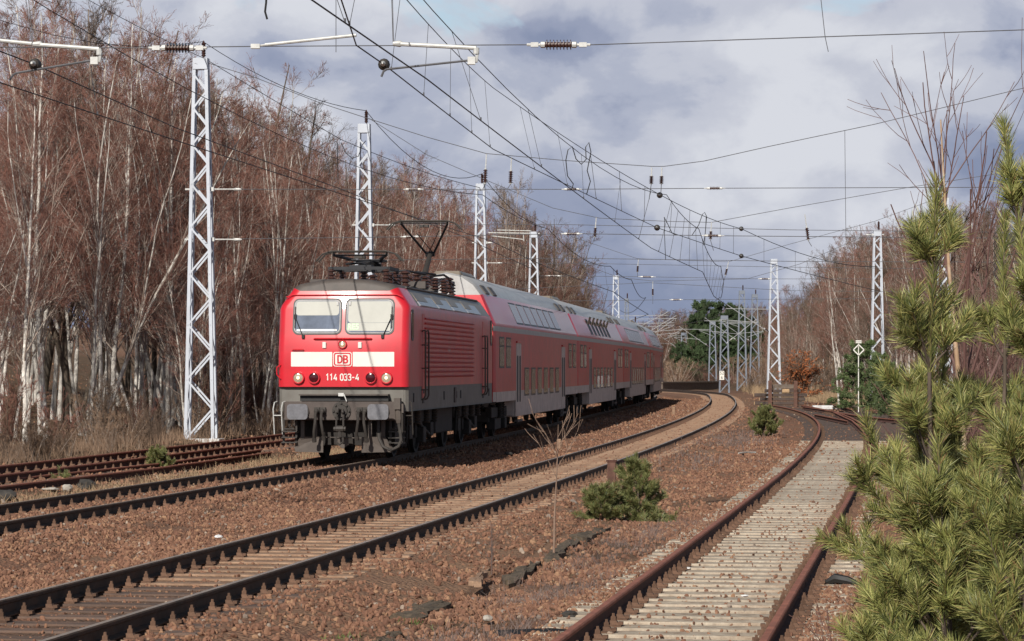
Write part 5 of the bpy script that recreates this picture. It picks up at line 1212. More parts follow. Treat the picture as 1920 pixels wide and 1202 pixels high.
for row in range(9):
    Y = 62.0 + rr.uniform(0, 2)
    while Y < 226:
        x = edgeX(Y) - row * 2.5 - (0 if row == 0 else rr.uniform(-.9, .9)); u = 960 + F_PX * x / Y
        yy = Y + rr.uniform(-.6, .6)
        step = (1.95 if row < 3 else 2.3 + row * .25) * (1.0 if Y < 120 else 1.35)
        q = (MS[0].location.x - x, MS[0].location.y - yy); along_sun = -(q[0] * math.sin(SUN_AZ) + q[1] * math.cos(SUN_AZ)); side_sun = abs(q[0] * math.cos(SUN_AZ) - q[1] * math.sin(SUN_AZ))
        open_sun = 0 < along_sun < 21 and side_sun < 2.4
        if u > -110 and NL < 335 and not (row > 5 and Y > 190) and not open_sun:
            zb = gz(x, yy); vt = vtop(VT_L, u); Ht = (HOR - vt) / F_PX * yy + 2 - zb
            if row == 0: Ht *= rr.choice((rr.uniform(.5, .75), rr.uniform(.65, .95)))
            elif row <= 3: Ht *= rr.uniform(.70, 1.12)
            else: Ht *= rr.uniform(.76, 1.04)
            Ht = min(Ht, 16.5)
            deep = row > 1 and rr.random() < (.16 if u < 340 else .30) or (u > 985)
            if deep: p = rr.choice(BROWN); lab = 'brown barked tree in the left wood ' + regionL(u); g = 'brown trees of the left wood'
            else:
                p = rr.choice(BIRCH); lab = ('white stemmed birch at the edge of the left wood ' if row <= 1 else 'birch deeper in the left wood ') + regionL(u); g = 'birches of the left wood'
            if u < 1112: place(p, x, yy, Ht, rr.uniform(0, 6.28), 1.0 + .25 * (Ht < 7), lab, g); NL += 1
        Y += step * rr.uniform(.8, 1.25)
# the dark round crowned tree at the right end of the left wood
DENSE = make_tree('bare_tree', 51, 11, .14, 2, 34, 9, 7, 2, .95, bark='bark_dark', thin='twig_brown', tw='twig_brown', spread=.40, t0=.10, tr=.007)
for u, v, Y, lab in ((1055, 452, 212, 'dense dark bare tree with a rounded crown at the right end of the left wood'), (1085, 500, 219, 'lower dense dark bare tree, last of the left wood before the open sky'), (1020, 440, 206, 'dense dark bare tree behind the fourth mast of the left wood')):
    x = mastX(u, Y); place(DENSE, x, Y, mastZ(v, Y) - gz(x, Y), rr.uniform(0, 6), 1.0, lab, 'dense trees at the end of the left wood')
for u, v, Y, lab in ((950, 310, 172, 'thin bare tree rising over the wood behind the third mast'), (995, 318, 178, 'thin bare tree with upright twigs against the sky behind the fourth mast')):
    x = mastX(u, Y); place(BROWN[2], x, Y, mastZ(v, Y) - gz(x, Y), 1.0 + u, .8, lab, 'thin trees against the sky')
# undergrowth along the left wood
for k in range(110):
    row = rr.choice((0, 0, 1, 2)); Y = 62 + (rr.random() ** 1.4) * 120; x = edgeX(Y) + .9 - row * 1.3 + rr.uniform(-.7, .5); u = 960 + F_PX * x / Y
    if u < -60 or u > 700: continue
    t = rr.choice(THICK) if row else rr.choice(THICK[:2] + THICK[1:2])
    place(t, x, Y, rr.uniform(1.1, 2.6) * (.48 if row == 0 else 1.3), rr.uniform(0, 6.28), rr.uniform(.9, 1.3), ('low shrub at the foot of the left wood ' if row == 0 else 'shrub among the left wood trunks ') + regionL(u), 'undergrowth of the left wood')

# right wood, beyond the siding
def edgeR(Y): return float(np.interp(Y, [100, 130, 161, 200, 240, 300, 380, 430], [25, 25.2, 24.6, 24.0, 25.5, 29, 30, 30]))
VT_R = [(1380, 585), (1440, 575), (1470, 548), (1500, 530), (1540, 492), (1580, 445), (1620, 418), (1680, 402), (1750, 385), (1830, 360), (1920, 365), (2050, 340)]
def regionR(u):
    if u < 1520: return 'behind the bright mast at the sleeper stack'
    if u < 1660: return 'around the mast by the diamond sign'
    return 'behind the foreground pine'
NRR = 0
for row in range(6):
    Y = 122.0
    while Y < 330:
        x = edgeR(Y) + row * 2.8 + rr.uniform(-.8, .8); u = 960 + F_PX * x / Y
        if u < 2010:
            vt = vtop(VT_R, u); zb = gz(x, Y); Ht = ((HOR - vt) / F_PX * Y + 2 - zb) * (rr.uniform(.6, .9) if row == 0 else rr.uniform(.8, 1.0))
            q = rr.random()
            if q < .68: p = rr.choice(BROWN); lab = 'bare brown tree of the right wood ' + regionR(u); g = 'brown trees of the right wood'
            else: p = rr.choice((BIRCH[1], BIRCH[3], BIRCH[5])); lab = 'slim bare birch of the right wood ' + regionR(u); g = 'birches of the right wood'
            place(p, x, Y, max(Ht, 3), rr.uniform(0, 6.28), 1.0, lab, g); NRR += 1
        Y += (3.3 + .3 * row) * rr.uniform(.8, 1.25) * (1 + Y / 500)
for k in range(60):
    Y = rr.uniform(120, 300); x = edgeR(Y) - 1.2 + rr.uniform(-1.0, 4); u = 960 + F_PX * x / Y
    place(rr.choice(THICK), x, Y, rr.uniform(1.6, 3.4), rr.uniform(0, 6.28), rr.uniform(.9, 1.3), 'shrub at the foot of the right wood ' + regionR(u), 'undergrowth of the right wood')
for k in range(26):
    Y = rr.uniform(215, 300); x = rr.uniform(18.0, 24) + (Y - 215) * .04; u = 960 + F_PX * x / Y
    if x - cx(T2, min(Y, 400)) < 3.2: continue
    place(rr.choice(THICK), x, Y, rr.uniform(1.2, 2.4), rr.uniform(0, 6.28), rr.uniform(1, 1.4), 'bare shrub between the far masts at the outside of the curve', 'shrubs at the outside of the curve')
# far wood closing the view behind the curve
VT_F = [(1050, 590), (1120, 588), (1180, 606), (1230, 580), (1300, 575), (1380, 570), (1460, 560)]
for k in range(115):
    Y = rr.uniform(335, 430); u = rr.uniform(1090, 1470); x = mastX(u, Y); zb = gz(x, Y)
    Ht = (HOR - vtop(VT_F, u)) / F_PX * Y + 2 - zb
    place(rr.choice(BROWN + [BIRCH[3]]), x, Y, max(3.0, Ht * rr.uniform(.75, 1.03)), rr.uniform(0, 6.28), 1.15, 'distant bare tree closing the view beyond the end of the train' if u < 1270 else 'distant bare tree among the dark pines beyond the curve', 'distant trees beyond the train' if u < 1270 else 'distant trees among the pines')
for k in range(80):
    Y = rr.uniform(296, 380); u = rr.uniform(1190, 1470); x = mastX(u, Y)
    place(rr.choice(THICK), x, Y, rr.uniform(2, 3.6), rr.uniform(0, 6.28), 1.5, 'distant bare thicket below the dark pines beyond the curve', 'distant thickets beyond the curve')

def make_pine_far(seed, H=11, w=2.6, n=5200, blade=.30, m='needle_far', name='pine_tree', low=.12):
    """conifer seen from afar: trunk, limbs, and clumps of small needle blades along the limbs"""
    rng = np.random.default_rng(seed)
    P0 = grow(rng, np.array([[0, 0, -.2]]), np.array([[0, 0, 1.0]]), np.array([H]), 12, .02, .02); R0 = (.16 * H / 11) * np.linspace(1, .1, 12)[None, :]
    P1, R1, L1 = sprout(rng, P0, R0, np.array([H]), 60, low, .99, 1.25, .15, w / H * 1.25, .78, 6, .06, .07, .3, .012, .3)
    P2, R2, L2 = sprout(rng, P1, R1, L1, 6, .3, 1.0, .7, .2, .4, .3, 4, .06, .1, .6, .008, .5)
    V, Q, MI = merge([(*tubes_np(P0, R0, 8), 0), (*tubes_np(P1, R1, 4), 0)]); tme = np_mesh('trunk', V, Q, [M['bark_dark']], MI)
    k = rng.integers(0, len(P2), n); t = rng.uniform(.2, 1, n) * 3; i = np.minimum(t.astype(int), 2); f = (t - i)[:, None]
    C = P2[k, i] * (1 - f) + P2[k, i + 1] * f + rng.normal(0, .07 * w / 2.6, (n, 3))
    D = P2[k, i + 1] - P2[k, i]; D /= np.linalg.norm(D, axis=1, keepdims=True); D = D + rng.normal(0, .7, (n, 3)); D[:, 2] += .35; D /= np.linalg.norm(D, axis=1, keepdims=True)
    ln = blade * rng.uniform(.6, 1.2, n)[:, None]; Wv = np.cross(D, rnd_dir(rng, (n,))); Wv /= np.linalg.norm(Wv, axis=1, keepdims=True); W2 = np.cross(D, Wv); wd = ln * .16
    VV = np.stack([C + Wv * wd, C - Wv * wd * .5 + W2 * wd * .8, C - Wv * wd * .5 - W2 * wd * .8, C + D * ln], 1).reshape(-1, 3); b0 = np.arange(n)[:, None] * 4
    F3 = np.concatenate([b0 + np.array([[0, 1, 3]]), b0 + np.array([[1, 2, 3]]), b0 + np.array([[2, 0, 3]])]); cme = np_mesh('crown', VV, F3, [M[m]], None, smooth=False)
    o = empty(name); link('trunk', tme, o); link('crown', cme, o); o['category'] = 'pine'; o['H'] = float(VV[:, 2].max()); HID.append(o); return o
PF = [make_pine_far(61, 11, 3.2, 15000, .40), make_pine_far(62, 10, 3.6, 15000, .40)]
VT_P = [(1262, 640), (1280, 600), (1305, 572), (1335, 558), (1362, 553), (1385, 566), (1410, 580), (1445, 600)]
for k, (u, Y, wd) in enumerate(((1268, 352, 1.0), (1290, 346, 1.1), (1312, 340, 1.15), (1334, 348, 1.1), (1352, 338, 1.15), (1370, 344, 1.1), (1390, 350, 1.15), (1408, 342, 1.1), (1428, 352, 1.0), (1322, 330, .9), (1384, 326, .9), (1448, 345, .9), (1300, 322, 1.0), (1345, 318, 1.0), (1365, 322, 1.0), (1402, 320, .9), (1425, 330, .9), (1278, 334, .9))):
    x = mastX(u, Y); zb = gz(x, Y); H = mastZ(vtop(VT_P, u) + (25 + 4 * (k % 5) if k >= 9 else 16 * ((k * 7) % 3) / 2), Y) - zb
    place(PF[k % 2], x, Y, H, k * 1.7, wd, 'dark green pine of the clump beyond the curve behind the far masts', 'far pines beyond the curve')

# young pine beside the diamond sign, oak that kept its orange leaves
PM = make_pine_far(63, 4.0, 1.5, 9000, .16, 'needle_dark', 'young_pine', .04)
place(PM, mastX(1616, 135.4), 135.4, 3.75, .5, 1.15, 'bushy young green pine beside the white diamond sign', 'young pines on the right bank')
place(PM, mastX(1655, 128), 128, 3.1, 2.5, .9, 'bushy young green pine right of the diamond sign', 'young pines on the right bank')
place(PM, mastX(1668, 112), 112, 2.6, 4.5, .9, 'lower young pine behind the foreground pine by the turnout', 'young pines on the right bank')
place(PM, mastX(1560, 150), 150, .7, 1.5, 1.3, 'small pine sapling beside the white concrete block', 'young pines on the right bank')
def make_oak(seed, H):
    rng = np.random.default_rng(seed); o = make_tree('oak_sapling', seed, H, .05, 5, 14, 7, 4, 0, .95, lean=.25, spread=.55, bark='bark_dark', thin='twig_brown', tw='twig_brown', t0=.12, tr=.008, cat='oak')
    cv = cme_v(o.children[1].data); n = 2300; C = cv[rng.integers(0, len(cv), n)] + rng.normal(0, .07, (n, 3)); D = rnd_dir(rng, (n,)); W = np.cross(D, rnd_dir(rng, (n,))); ln = rng.uniform(.05, .11, n)[:, None]
    Nn = np.cross(D, W) * .25
    VV = np.stack([C - D * ln, C + W * ln * .5 + Nn * ln, C + D * ln, C - W * ln * .5 + Nn * ln], 1).reshape(-1, 3); Q = np.arange(n * 4).reshape(-1, 4)
    link('leaves', np_mesh('leaves', VV, Q, [M['leaf_orange']], None, False), o); return o
OAK = make_oak(71, 3.3); OAK.scale = (1.25, 1.25, 1); HID.remove(OAK); x = mastX(1497, 168); OAK.location = (x, 168, gz(x, 168)); OAK['label'] = 'young oak with dead orange leaves behind the sleeper stack'

for o in HID: print('unused', o.name)
for o in HID:
    for c in list(o.children): bpy.data.objects.remove(c)
    bpy.data.objects.remove(o)
print('left', NL, 'right', NRR)

# ------------------------------------------------------------------ young pines near the camera
def needles(rng, P, L, per_m, ln, r, t0=.0, ang=.75):
    """needle spikes along polylines P (k,m,3): slim three-sided pyramids leaning forward"""
    k, m, _ = P.shape; cnt = np.maximum((L * per_m * (1 - t0)).astype(int), 1); idx = np.repeat(np.arange(k), cnt); n = len(idx)
    t = rng.uniform(t0, 1.0, n) * (m - 1); i = np.minimum(t.astype(int), m - 2); f = (t - i)[:, None]
    C = P[idx, i] * (1 - f) + P[idx, i + 1] * f; T = P[idx, i + 1] - P[idx, i]; T /= np.linalg.norm(T, axis=1, keepdims=True) + 1e-9
    W = np.cross(T, rnd_dir(rng, (n,))); W /= np.linalg.norm(W, axis=1, keepdims=True) + 1e-9
    a = (ang + rng.normal(0, .17, n))[:, None]; D = T * np.cos(a) + W * np.sin(a); D[:, 2] += .12; D /= np.linalg.norm(D, axis=1, keepdims=True)
    l = ln * rng.uniform(.7, 1.15, n)[:, None]; A = np.cross(D, rnd_dir(rng, (n,))); A /= np.linalg.norm(A, axis=1, keepdims=True) + 1e-9; B = np.cross(D, A); mid = C + D * l * .55 + W * 0.0
    ring = [A, -.5 * A + .866 * B, -.5 * A - .866 * B]
    V = np.stack([C + q * r for q in ring] + [mid + q * r for q in ring] + [C + D * l], 1).reshape(-1, 3); b0 = np.arange(n)[:, None] * 7
    F = []
    for q in range(3):
        p = (q + 1) % 3; F += [b0 + np.array([[q, p, 3 + p]]), b0 + np.array([[q, 3 + p, 3 + q]]), b0 + np.array([[3 + q, 3 + p, 6]])]
    return V, np.concatenate(F)
M['needle_old'] = mat('older pine needles', (0.10, 0.125, 0.04), 0.5, var=0.35, scale=6)
M['needle_tip'] = mat('yellow green pine needles', (0.40, 0.37, 0.13), 0.5, var=0.3, scale=6)
M['needle_dead'] = mat('dead brown needles', (0.25, 0.14, 0.06), 0.7, var=.3, scale=6)
M['needle_bush'] = mat('dull pine needles', (0.175, 0.18, 0.065), 0.55, var=.4, scale=9)
M['bark_pine'] = mat('grey brown pine bark', (0.105, 0.078, 0.058), 0.9, var=0.3, scale=12)
def make_pine(name, label, x, y, H, spread, seed, whorl=.36, per=5, per_m=880, ln=.088, r=.0014, z0=None, cat='pine', group=None, lead=.55, low=.15, laterals=6, lr=.020, lat=.42, rising=.72, m='needle'):
    rng = np.random.default_rng(seed); o = empty(name, (x, y, gz(x, y) if z0 is None else z0), 0, label, cat, group)
    P0 = grow(rng, np.array([[0, 0, -.1]]), np.array([[0, 0, 1.0]]), np.array([H + .1]), 24, .03, .025); R0 = lr * np.linspace(1, .28, 24)[None, :]
    br, bl = [], []
    hs = np.arange(low * H, H - .18, whorl)
    for h in hs:
        t = h / H; n = per + rng.integers(-1, 2); a0 = rng.uniform(0, 6.28); base = P0[0, min(23, int(t * 23))]
        for q in range(n):
            a = a0 + q * 6.28 / n + rng.normal(0, .2); el = rising * (.45 + .75 * t) + rng.normal(0, .1); l = (spread * (1 - t) ** .75 + .16) * rng.uniform(.7, 1.12)
            br.append(np.concatenate([base, [math.cos(a) * math.cos(el), math.sin(a) * math.cos(el), math.sin(el)]])); bl.append(l)
    br = np.array(br); bl = np.array(bl)
    P1 = grow(rng, br[:, :3], br[:, 3:], bl, 9, .09, .05); R1 = np.maximum(.45 * lr * np.linspace(1, .3, 9)[None, :] * np.sqrt(bl / spread)[:, None], .003)
    P2, R2, L2 = sprout(rng, P1, R1, bl, laterals, .3, .98, .72, .16, lat, .35, 6, .10, .04, .7, .003, .6)
    L2 = np.maximum(L2, .02)
    V, Q, MI = merge([(*tubes_np(P0, R0, 8), 0), (*tubes_np(P1, R1, 5), 0)]); link('trunk', np_mesh('trunk', V, Q, [M['bark_pine']], MI), o)
    Vb, Qb = tubes_np(P2, R2, 4); link('branchlets', np_mesh('branchlets', Vb, Qb, [M['bark_pine']]), o)
    sets = [needles(rng, P2, L2, per_m, ln, r, .02, .72), needles(rng, P1, bl, per_m * .9, ln, r, .55, .72), needles(rng, P0, np.array([H]), per_m * 1.15, ln, r, 1 - lead / H, .6)]
    V, F, MI, b0 = [], [], [], 0
    for v, f in sets:
        V.append(v); F.append(f + b0); MI.append(rng.choice(4, len(v) // 7, p=[.48, .25, .23, .04])); MI[-1] = np.tile(MI[-1], 9); b0 += len(v)
    me = np_mesh('needles', np.concatenate(V), np.concatenate(F), [M[m], M['needle_old'], M['needle_tip'] if m == 'needle' else M[m], M['needle_dead']], np.concatenate(MI), False); link('needles', me, o); return o
GP = 'young pines in the right foreground'
def px(u, Y): return (u - 960) / F_PX * Y
def pine_at(label, u, vtip, Y, spread, seed, **kw):
    x = px(u, Y); H = mastZ(vtip, Y) - gz(x, Y); return make_pine('young_pine', label, x, Y, H, spread, seed, group=GP, **kw)
pine_at('tall young pine whose long leader stands left of the hut roof', 1748, 345, 12.6, .46, 101, lead=.85, low=.3, whorl=.36, per=4, rising=.85)
pine_at('young pine cut by the right edge, its leader the highest of all', 1908, 200, 12.0, .34, 102, lead=1.1, low=.35, whorl=.36, per=3, rising=.95)
pine_at('middle young pine with a blunt leader between the tallest pine and the right edge', 1852, 405, 12.9, .30, 103, lead=.6, whorl=.40, low=.4, per=3, rising=.95)
pine_at('young pine spreading over the siding, leftmost of the foreground group', 1700, 590, 13.2, .60, 104, lead=.45, whorl=.30, low=.1, per=5)
pine_at('low bushy pine filling the bottom right corner', 1800, 830, 11.4, .56, 105, lead=.3, whorl=.2, low=.2, per=6)
pine_at('low bushy pine at the bottom right edge', 1912, 770, 11.0, .44, 106, lead=.3, whorl=.24, low=.2, per=5)
pine_at('small pine at the bottom, left of the bushy corner pine', 1712, 900, 12.2, .40, 107, lead=.2, whorl=.17, low=.3, per=6)
for label, u, v, Y, H, sp, seed in (('small dense pine bush beside the rusty post between the tracks', 1200, 975, 41.0, 1.0, .34, 111), ('lower left shoot of pine bush in front of the rusty post', 1130, 976, 40.8, .52, .30, 112),
                                    ('round small pine bush between the middle track and the siding curve', 1433, 818, 89, .95, .55, 113), ('yellowish pine seedling between the spare rails and the train track', 296, 888, 60.5, .44, .15, 114),
                                    ('tiny pine seedling left of the yellowish one', 112, 905, 54, .22, .08, 115), ('tiny pine seedling at the heap of stones beside the pine bush', 1232, 978, 40.5, .22, .15, 116)):
    x = px(u, Y); make_pine('pine_bush', label, x, Y, H, sp, seed, whorl=.13 if H > .5 else .09, per=6, per_m=620 if H > .3 else 350, ln=.085, r=.0027 if Y < 60 else .0045, lead=.2, low=.06, laterals=5, lr=.018, lat=.5, group='small pines among the tracks', m='needle_bush')

# ------------------------------------------------------------------ bare saplings
def sapling(name, label, x, y, H, r0, n1, n2, seed, a1=.5, spread=.34, bark='bark_dark', tw='twig_brown', stems=1, t0=.45, n3=0, lean=.02, cat='sapling', tr=.003, wob=.03, zb=None):
    rng = np.random.default_rng(seed); o = empty(name, (x, y, gz(x, y) if zb is None else zb), 0, label, cat)
    S = np.zeros((stems, 3)); S[:, :2] = rng.normal(0, .05, (stems, 2)) * (stems > 1); S[:, 2] = -.05; D = np.zeros((stems, 3)); D[:, 2] = 1; D[:, :2] = rng.normal(0, lean + .06 * (stems > 1), (stems, 2)); L = H * rng.uniform(.75, 1, stems); L[0] = H
    P0 = grow(rng, S, D, L, 14, .02, wob); R0 = r0 * np.linspace(1, .14, 14)[None, :] * np.ones((stems, 1))
    P1, R1, L1 = sprout(rng, P0, R0, L, n1, t0, .98, a1, .12, spread, .5, 9, .05, .05, .6, tr, .45)
    P2, R2, L2 = sprout(rng, P1, R1, L1, n2, .2, .95, .5, .12, .5, .3, 6, .06, .06, .7, tr, .6)
    V, Q, MI = merge([(*tubes_np(P0, R0, 8), 0)]); link('trunk', np_mesh('trunk', V, Q, [M[bark]], MI), o)
    pr = [(*tubes_np(P1, R1, 4), 0), (*tubes_np(P2, R2, 3), 0)]
    if n3: P3, R3, L3 = sprout(rng, P2, R2, L2, n3, .2, .95, .5, .12, .6, .2, 5, .05, .07, .8, tr * .8, .7); pr.append((*tubes_np(P3, R3, 3), 0))
    V, Q, MI = merge(pr); link('crown', np_mesh('crown', V, Q, [M[tw]], MI, False), o); return o
M['sap_bark'] = mat('thin tan sapling bark', (0.25, 0.165, 0.12), 0.85, var=.25, scale=8)
sapling('bare_sapling', 'thin bare sapling standing by the rotten planks in front of the middle track', px(1038, 32.6), 32.6, 1.66, .017, 8, 3, 127, .62, .5, 'sap_bark', 'sap_bark', t0=.5, tr=.004, lean=.005, wob=.015)
sapling('young_birch', 'slim birch with peeling tan bark and red twigs spread against the sky, among the pines', px(1832, 16.5), 16.5, mastZ(210, 16.5) + .3, .032, 15, 3, 122, .50, .44, 'bark_tan', 'twig_red', t0=.45, n3=1, lean=.01, tr=.0026, cat='birch', wob=.015)
sapling('young_birch', 'bare red twigged birch sapling left of the tallest pine leader', px(1765, 17.2), 17.2, mastZ(200, 17.2) + .3, .02, 7, 3, 123, .45, .45, 'twig_red', 'twig_red', t0=.5, n3=0, lean=.02, tr=.0026, cat='birch')
sapling('young_birch', 'short white birch stem behind the left foreground pine', px(1780, 19), 19, 2.3, .022, 9, 4, 124, .5, .5, 'bark_white', 'twig_red', t0=.45, n3=1, tr=.0033, cat='birch')
sapling('young_birch', 'thin white birch stem leaning at the wood edge left of the diamond sign', mastX(1573, 150), 150, 5.6, .065, 8, 3, 125, .5, .22, 'bark_white', 'twig_brown', t0=.7, tr=.01, cat='birch', lean=.06)
for k, (u, Y, H, sd_) in enumerate(((1725, 26, 1.7, 131), (1860, 22, 2.2, 132), (1790, 30, 2.6, 133), (1900, 28, 3.0, 134), (1830, 36, 3.0, 135), (1775, 44, 2.6, 136), (1900, 42, 3.9, 137))):
    sapling('bare_bush', ('dark red twigged bush behind the left foreground pines', 'dark red twigged bush by the hut', 'taller red bush behind the birch stem')[0 if u < 1740 else (1 if u > 1840 else 2)], px(u, Y), Y, H, .02, 9, 5, sd_, .5, .42, 'twig_red', 'twig_red', stems=5, t0=.15, n3=1, lean=.06, tr=.0035, cat='shrub')['group'] = 'red bushes behind the foreground pines'
sapling('bare_twig', 'thin bare twig bending over the siding rail beside the pines', px(1600, 18), 18, .75, .006, 5, 3, 141, .5, .6, 'twig_red', 'twig_red', stems=4, t0=.2, lean=.5, tr=.0028, cat='twig')
for u, v, H, sd_, lab in ((925, 1075, .62, 142, 'two thin dry stalks standing by the broken planks'), (1440, 745, 1.0, 143, 'thin brown stalk at the post of the sleeper stack'), (1515, 768, .9, 144, 'thin pale stalk on the turnout right of the sleeper stack')):
    P = at(u, v, z=-.25); sapling('dry_stalk', lab, P.x, P.y, H, .006 if P.y < 60 else .012, 4, 2, sd_, .35, .4, 'weed_grey', 'weed_grey', stems=2, t0=.3, tr=.003, cat='stalk')

M['post'] = mat('brown rusted post', (0.125, 0.062, 0.044), 0.85, var=.3, scale=8)
# ------------------------------------------------------------------ things among the tracks
P = Vector((px(1147, 47), 47, gz(px(1147, 47), 47)))
o = empty('rail_post', P, -.12, 'rusty steel post with a flat cap beside the small pine bush', 'post'); h = mastZ(866, 47) - P.z
b = MB(); b.box(-.07, .07, -.065, -.05, -.1, h); b.box(-.07, .07, .05, .065, -.1, h); b.box(-.008, .008, -.05, .05, -.1, h); b.build('shaft', M['post'], o, smooth=0); b = MB(); b.box(-.09, .085, -.075, .075, h, h + .03); b.build('cap', M['rust_dark'], o, smooth=0)
def plank(label, uv, z, th, seed, m='timber_rot'):
    rng = random.Random(seed); P = [at(u, v, z=z) for u, v in uv]; c = sum(P, Vector()) / len(P); n = 9; b = MB(); V = []
    A, B_, C_, D_ = P; g = []
    for i in range(n + 1):
        for j in range(6):
            t, s = i / n, j / 5; p = (A * (1 - t) + B_ * t) * (1 - s) + (D_ * (1 - t) + C_ * t) * s; ed = .03 if i in (0, n) or j in (0, 5) else 0
            p = p + Vector((rng.uniform(-1, 1) * (.02 + ed), rng.uniform(-1, 1) * (.03 + ed * 2), rng.uniform(-.018, .014) - (.02 if ed and rng.random() < .4 else 0))) - c; V.append(tuple(p))
    k = (n + 1) * 6; V += [(x, y, zz - th) for x, y, zz in V[:k]]; Fs = []
    for i in range(n):
        for j in range(5): a = i * 6 + j; Fs += [(a, a + 1, a + 7, a + 6), (k + a, k + a + 6, k + a + 7, k + a + 1)]
    for i in range(n):
        for j in (0, 5): a = i * 6 + j; Fs.append((a, a + 6, k + a + 6, k + a))
    for j in range(5):
        for i in (0, n): a = i * 6 + j; Fs.append((a, a + 1, k + a + 1, k + a))
    b.add(V, Fs); o = b.build('rotten_plank', M[m], None, smooth=0, loc=c); return tag(o, label, 'plank', 'rotten planks along the middle track')
plank('large rotten plank lying at the foot of the bare sapling', [(1015, 1046), (1066, 1010), (1086, 1010), (1040, 1049)], -.205, .11, 1)
plank('dark rotten plank, broken, in front of the thin stalks', [(935, 1083), (998, 1053), (1017, 1050), (962, 1090)], -.20, .12, 2)
plank('flat rotten plank farthest along the row, below the pine bush', [(1070, 1003), (1120, 990), (1140, 990), (1098, 1008)], -.21, .10, 3)
plank('moss grown plank sunk in the weeds near the bottom of the photo', [(735, 1150), (800, 1125), (845, 1127), (793, 1160)], -.215, .09, 4)
plank('end of a sunken plank at the bottom edge of the photo', [(690, 1205), (735, 1184), (760, 1184), (720, 1206)], -.22, .09, 5)
plank('tilted pale slab of timber leaning at the broken plank', [(885, 1088), (905, 1068), (915, 1066), (897, 1090)], -.12, .05, 6, 'timber_tan')
def rock(name, label, u, v, s, m, seed, zs=.6, cat='stone', group=None, z=-.22):
    P = at(u, v, z=z); rng = random.Random(seed); bm = bmesh.new(); bmesh.ops.create_icosphere(bm, subdivisions=2, radius=1)
    for vv in bm.verts: vv.co = Vector((vv.co.x * s, vv.co.y * s * .8, vv.co.z * s * zs)) * rng.uniform(.78, 1.15)
    me = bpy.data.meshes.new(name); bm.to_mesh(me); bm.free(); me.materials.append(m); o = link(name, me); o.location = P + Vector((0, 0, s * zs * .4)); o.rotation_euler = (0, 0, rng.uniform(0, 6)); return tag(o, label, cat, group)
M['rock_dark'] = mat('dark rock', (0.05, 0.045, 0.04), .9, var=.4, scale=8); M['rock_pale'] = mat('pale rock', (0.42, .38, .33), .9, var=.3, scale=8)
rock('concrete_lump', 'black faced lump lying left of the train track by the dry grass', 161, 914, .19, M['rock_dark'], 1)
rock('concrete_lump', 'smaller pale lump left of the black faced one', 126, 918, .12, M['rock_pale'], 2); rock('concrete_lump', 'flat pale lump farthest left of the three by the spare rails', 94, 919, .16, M['rock_pale'], 3, .25); rock('concrete_lump', 'dark lump at the left edge of the photo', 12, 936, .2, M['rock_dark'], 4)
rock('stone', 'dark flat stone beside the siding rail at the bottom', 1067, 1155, .085, M['rock_dark'], 5, .4, z=-.18); rock('stone', 'grey stone in the ballast left of the siding', 914, 1162, .06, M['rock_pale'], 6, .5); rock('stone', 'dark clod lying in the train shadow edge', 953, 853, .16, M['rock_dark'], 7, .4)
for k, (u, v, s, lab) in enumerate(((410, 1007, .06, 'white litter with a dark edge on the ballast between the train and middle tracks'), (1290, 1066, .035, 'white scrap beside the left siding rail'), (1396, 1118, .035, 'white scrap between the siding rails'), (1302, 1088, .025, 'tiny white scrap by the left siding rail'), (1600, 1193, .06, 'white crumpled litter at the bottom right of the siding'))):
    rock('litter', lab, u, v, s, M['litter'], 20 + k, .35, 'litter', z=-.17)
b = MB(); c = at(1020, 1192, z=-.2); b.sheet([(-.35, -.22), (-.1, -.3), (.3, -.12), (.36, .1), (.05, .05), (-.15, .2), (-.38, .12)], lambda a, d, o: (a, d, o + .03 * math.sin(a * 9) + .03 * math.cos(d * 11)), .02); tag(b.build('roofing_felt', M['black'], None, smooth=0, loc=c), 'crumpled black felt scrap beside the siding at the bottom', 'scrap')
b = MB(); c = at(1570, 1094, z=-.15); b.tube([(-.12, .05, .0), (-.02, .02, .05), (.1, -.02, .03), (.2, -.05, 0)], [.02, .05, .045, .02], 7); tag(b.build('rubber_scrap', M['black'], None, loc=c), 'black rubber scrap right of the right siding rail', 'scrap')
b = MB(); b.tube([(0, 0, 0), (.12, .2, .015), (.26, .5, .01), (.5, .7, 0)], .022, 6); tag(b.build('branch', M['bark_white'], None, loc=at(1385, 850, z=-.2)), 'fallen pale branch on the ballast near the round pine bush', 'branch')
# buffer stop of stacked sleepers
BX, BY = px(1466, 150), 150.0; bz = gz(BX, BY)
o = empty('buffer_stop', (BX, BY, bz), -.02, 'buffer stop of stacked old sleepers held by two rusty rail posts', 'buffer stop'); o.scale = (1.08, 1, 1.16)
for u in (1444, 1488):
    b = MB(); x = px(u, 150) - BX; b.box(x - .09, x + .09, -.75, -.71, -.1, mastZ(721, 150) - bz); b.box(x - .03, x + .03, -.71, -.6, -.1, mastZ(721, 150) - bz); b.box(x - .09, x + .09, -.6, -.56, -.1, mastZ(721, 150) - bz); b.box(x - .15, x + .15, -.9, -.4, -.05, .08); b.build('post', M['post'], o, smooth=0)
rr2 = random.Random(4); rows = [(-.05, 1.25, .02, .14), (-.15, 1.35, .19, .155), (0, 1.25, .38, .155), (-.1, 1.45, .57, .155), (.0, 1.0, .76, .16), (.02, .72, .94, .2)]
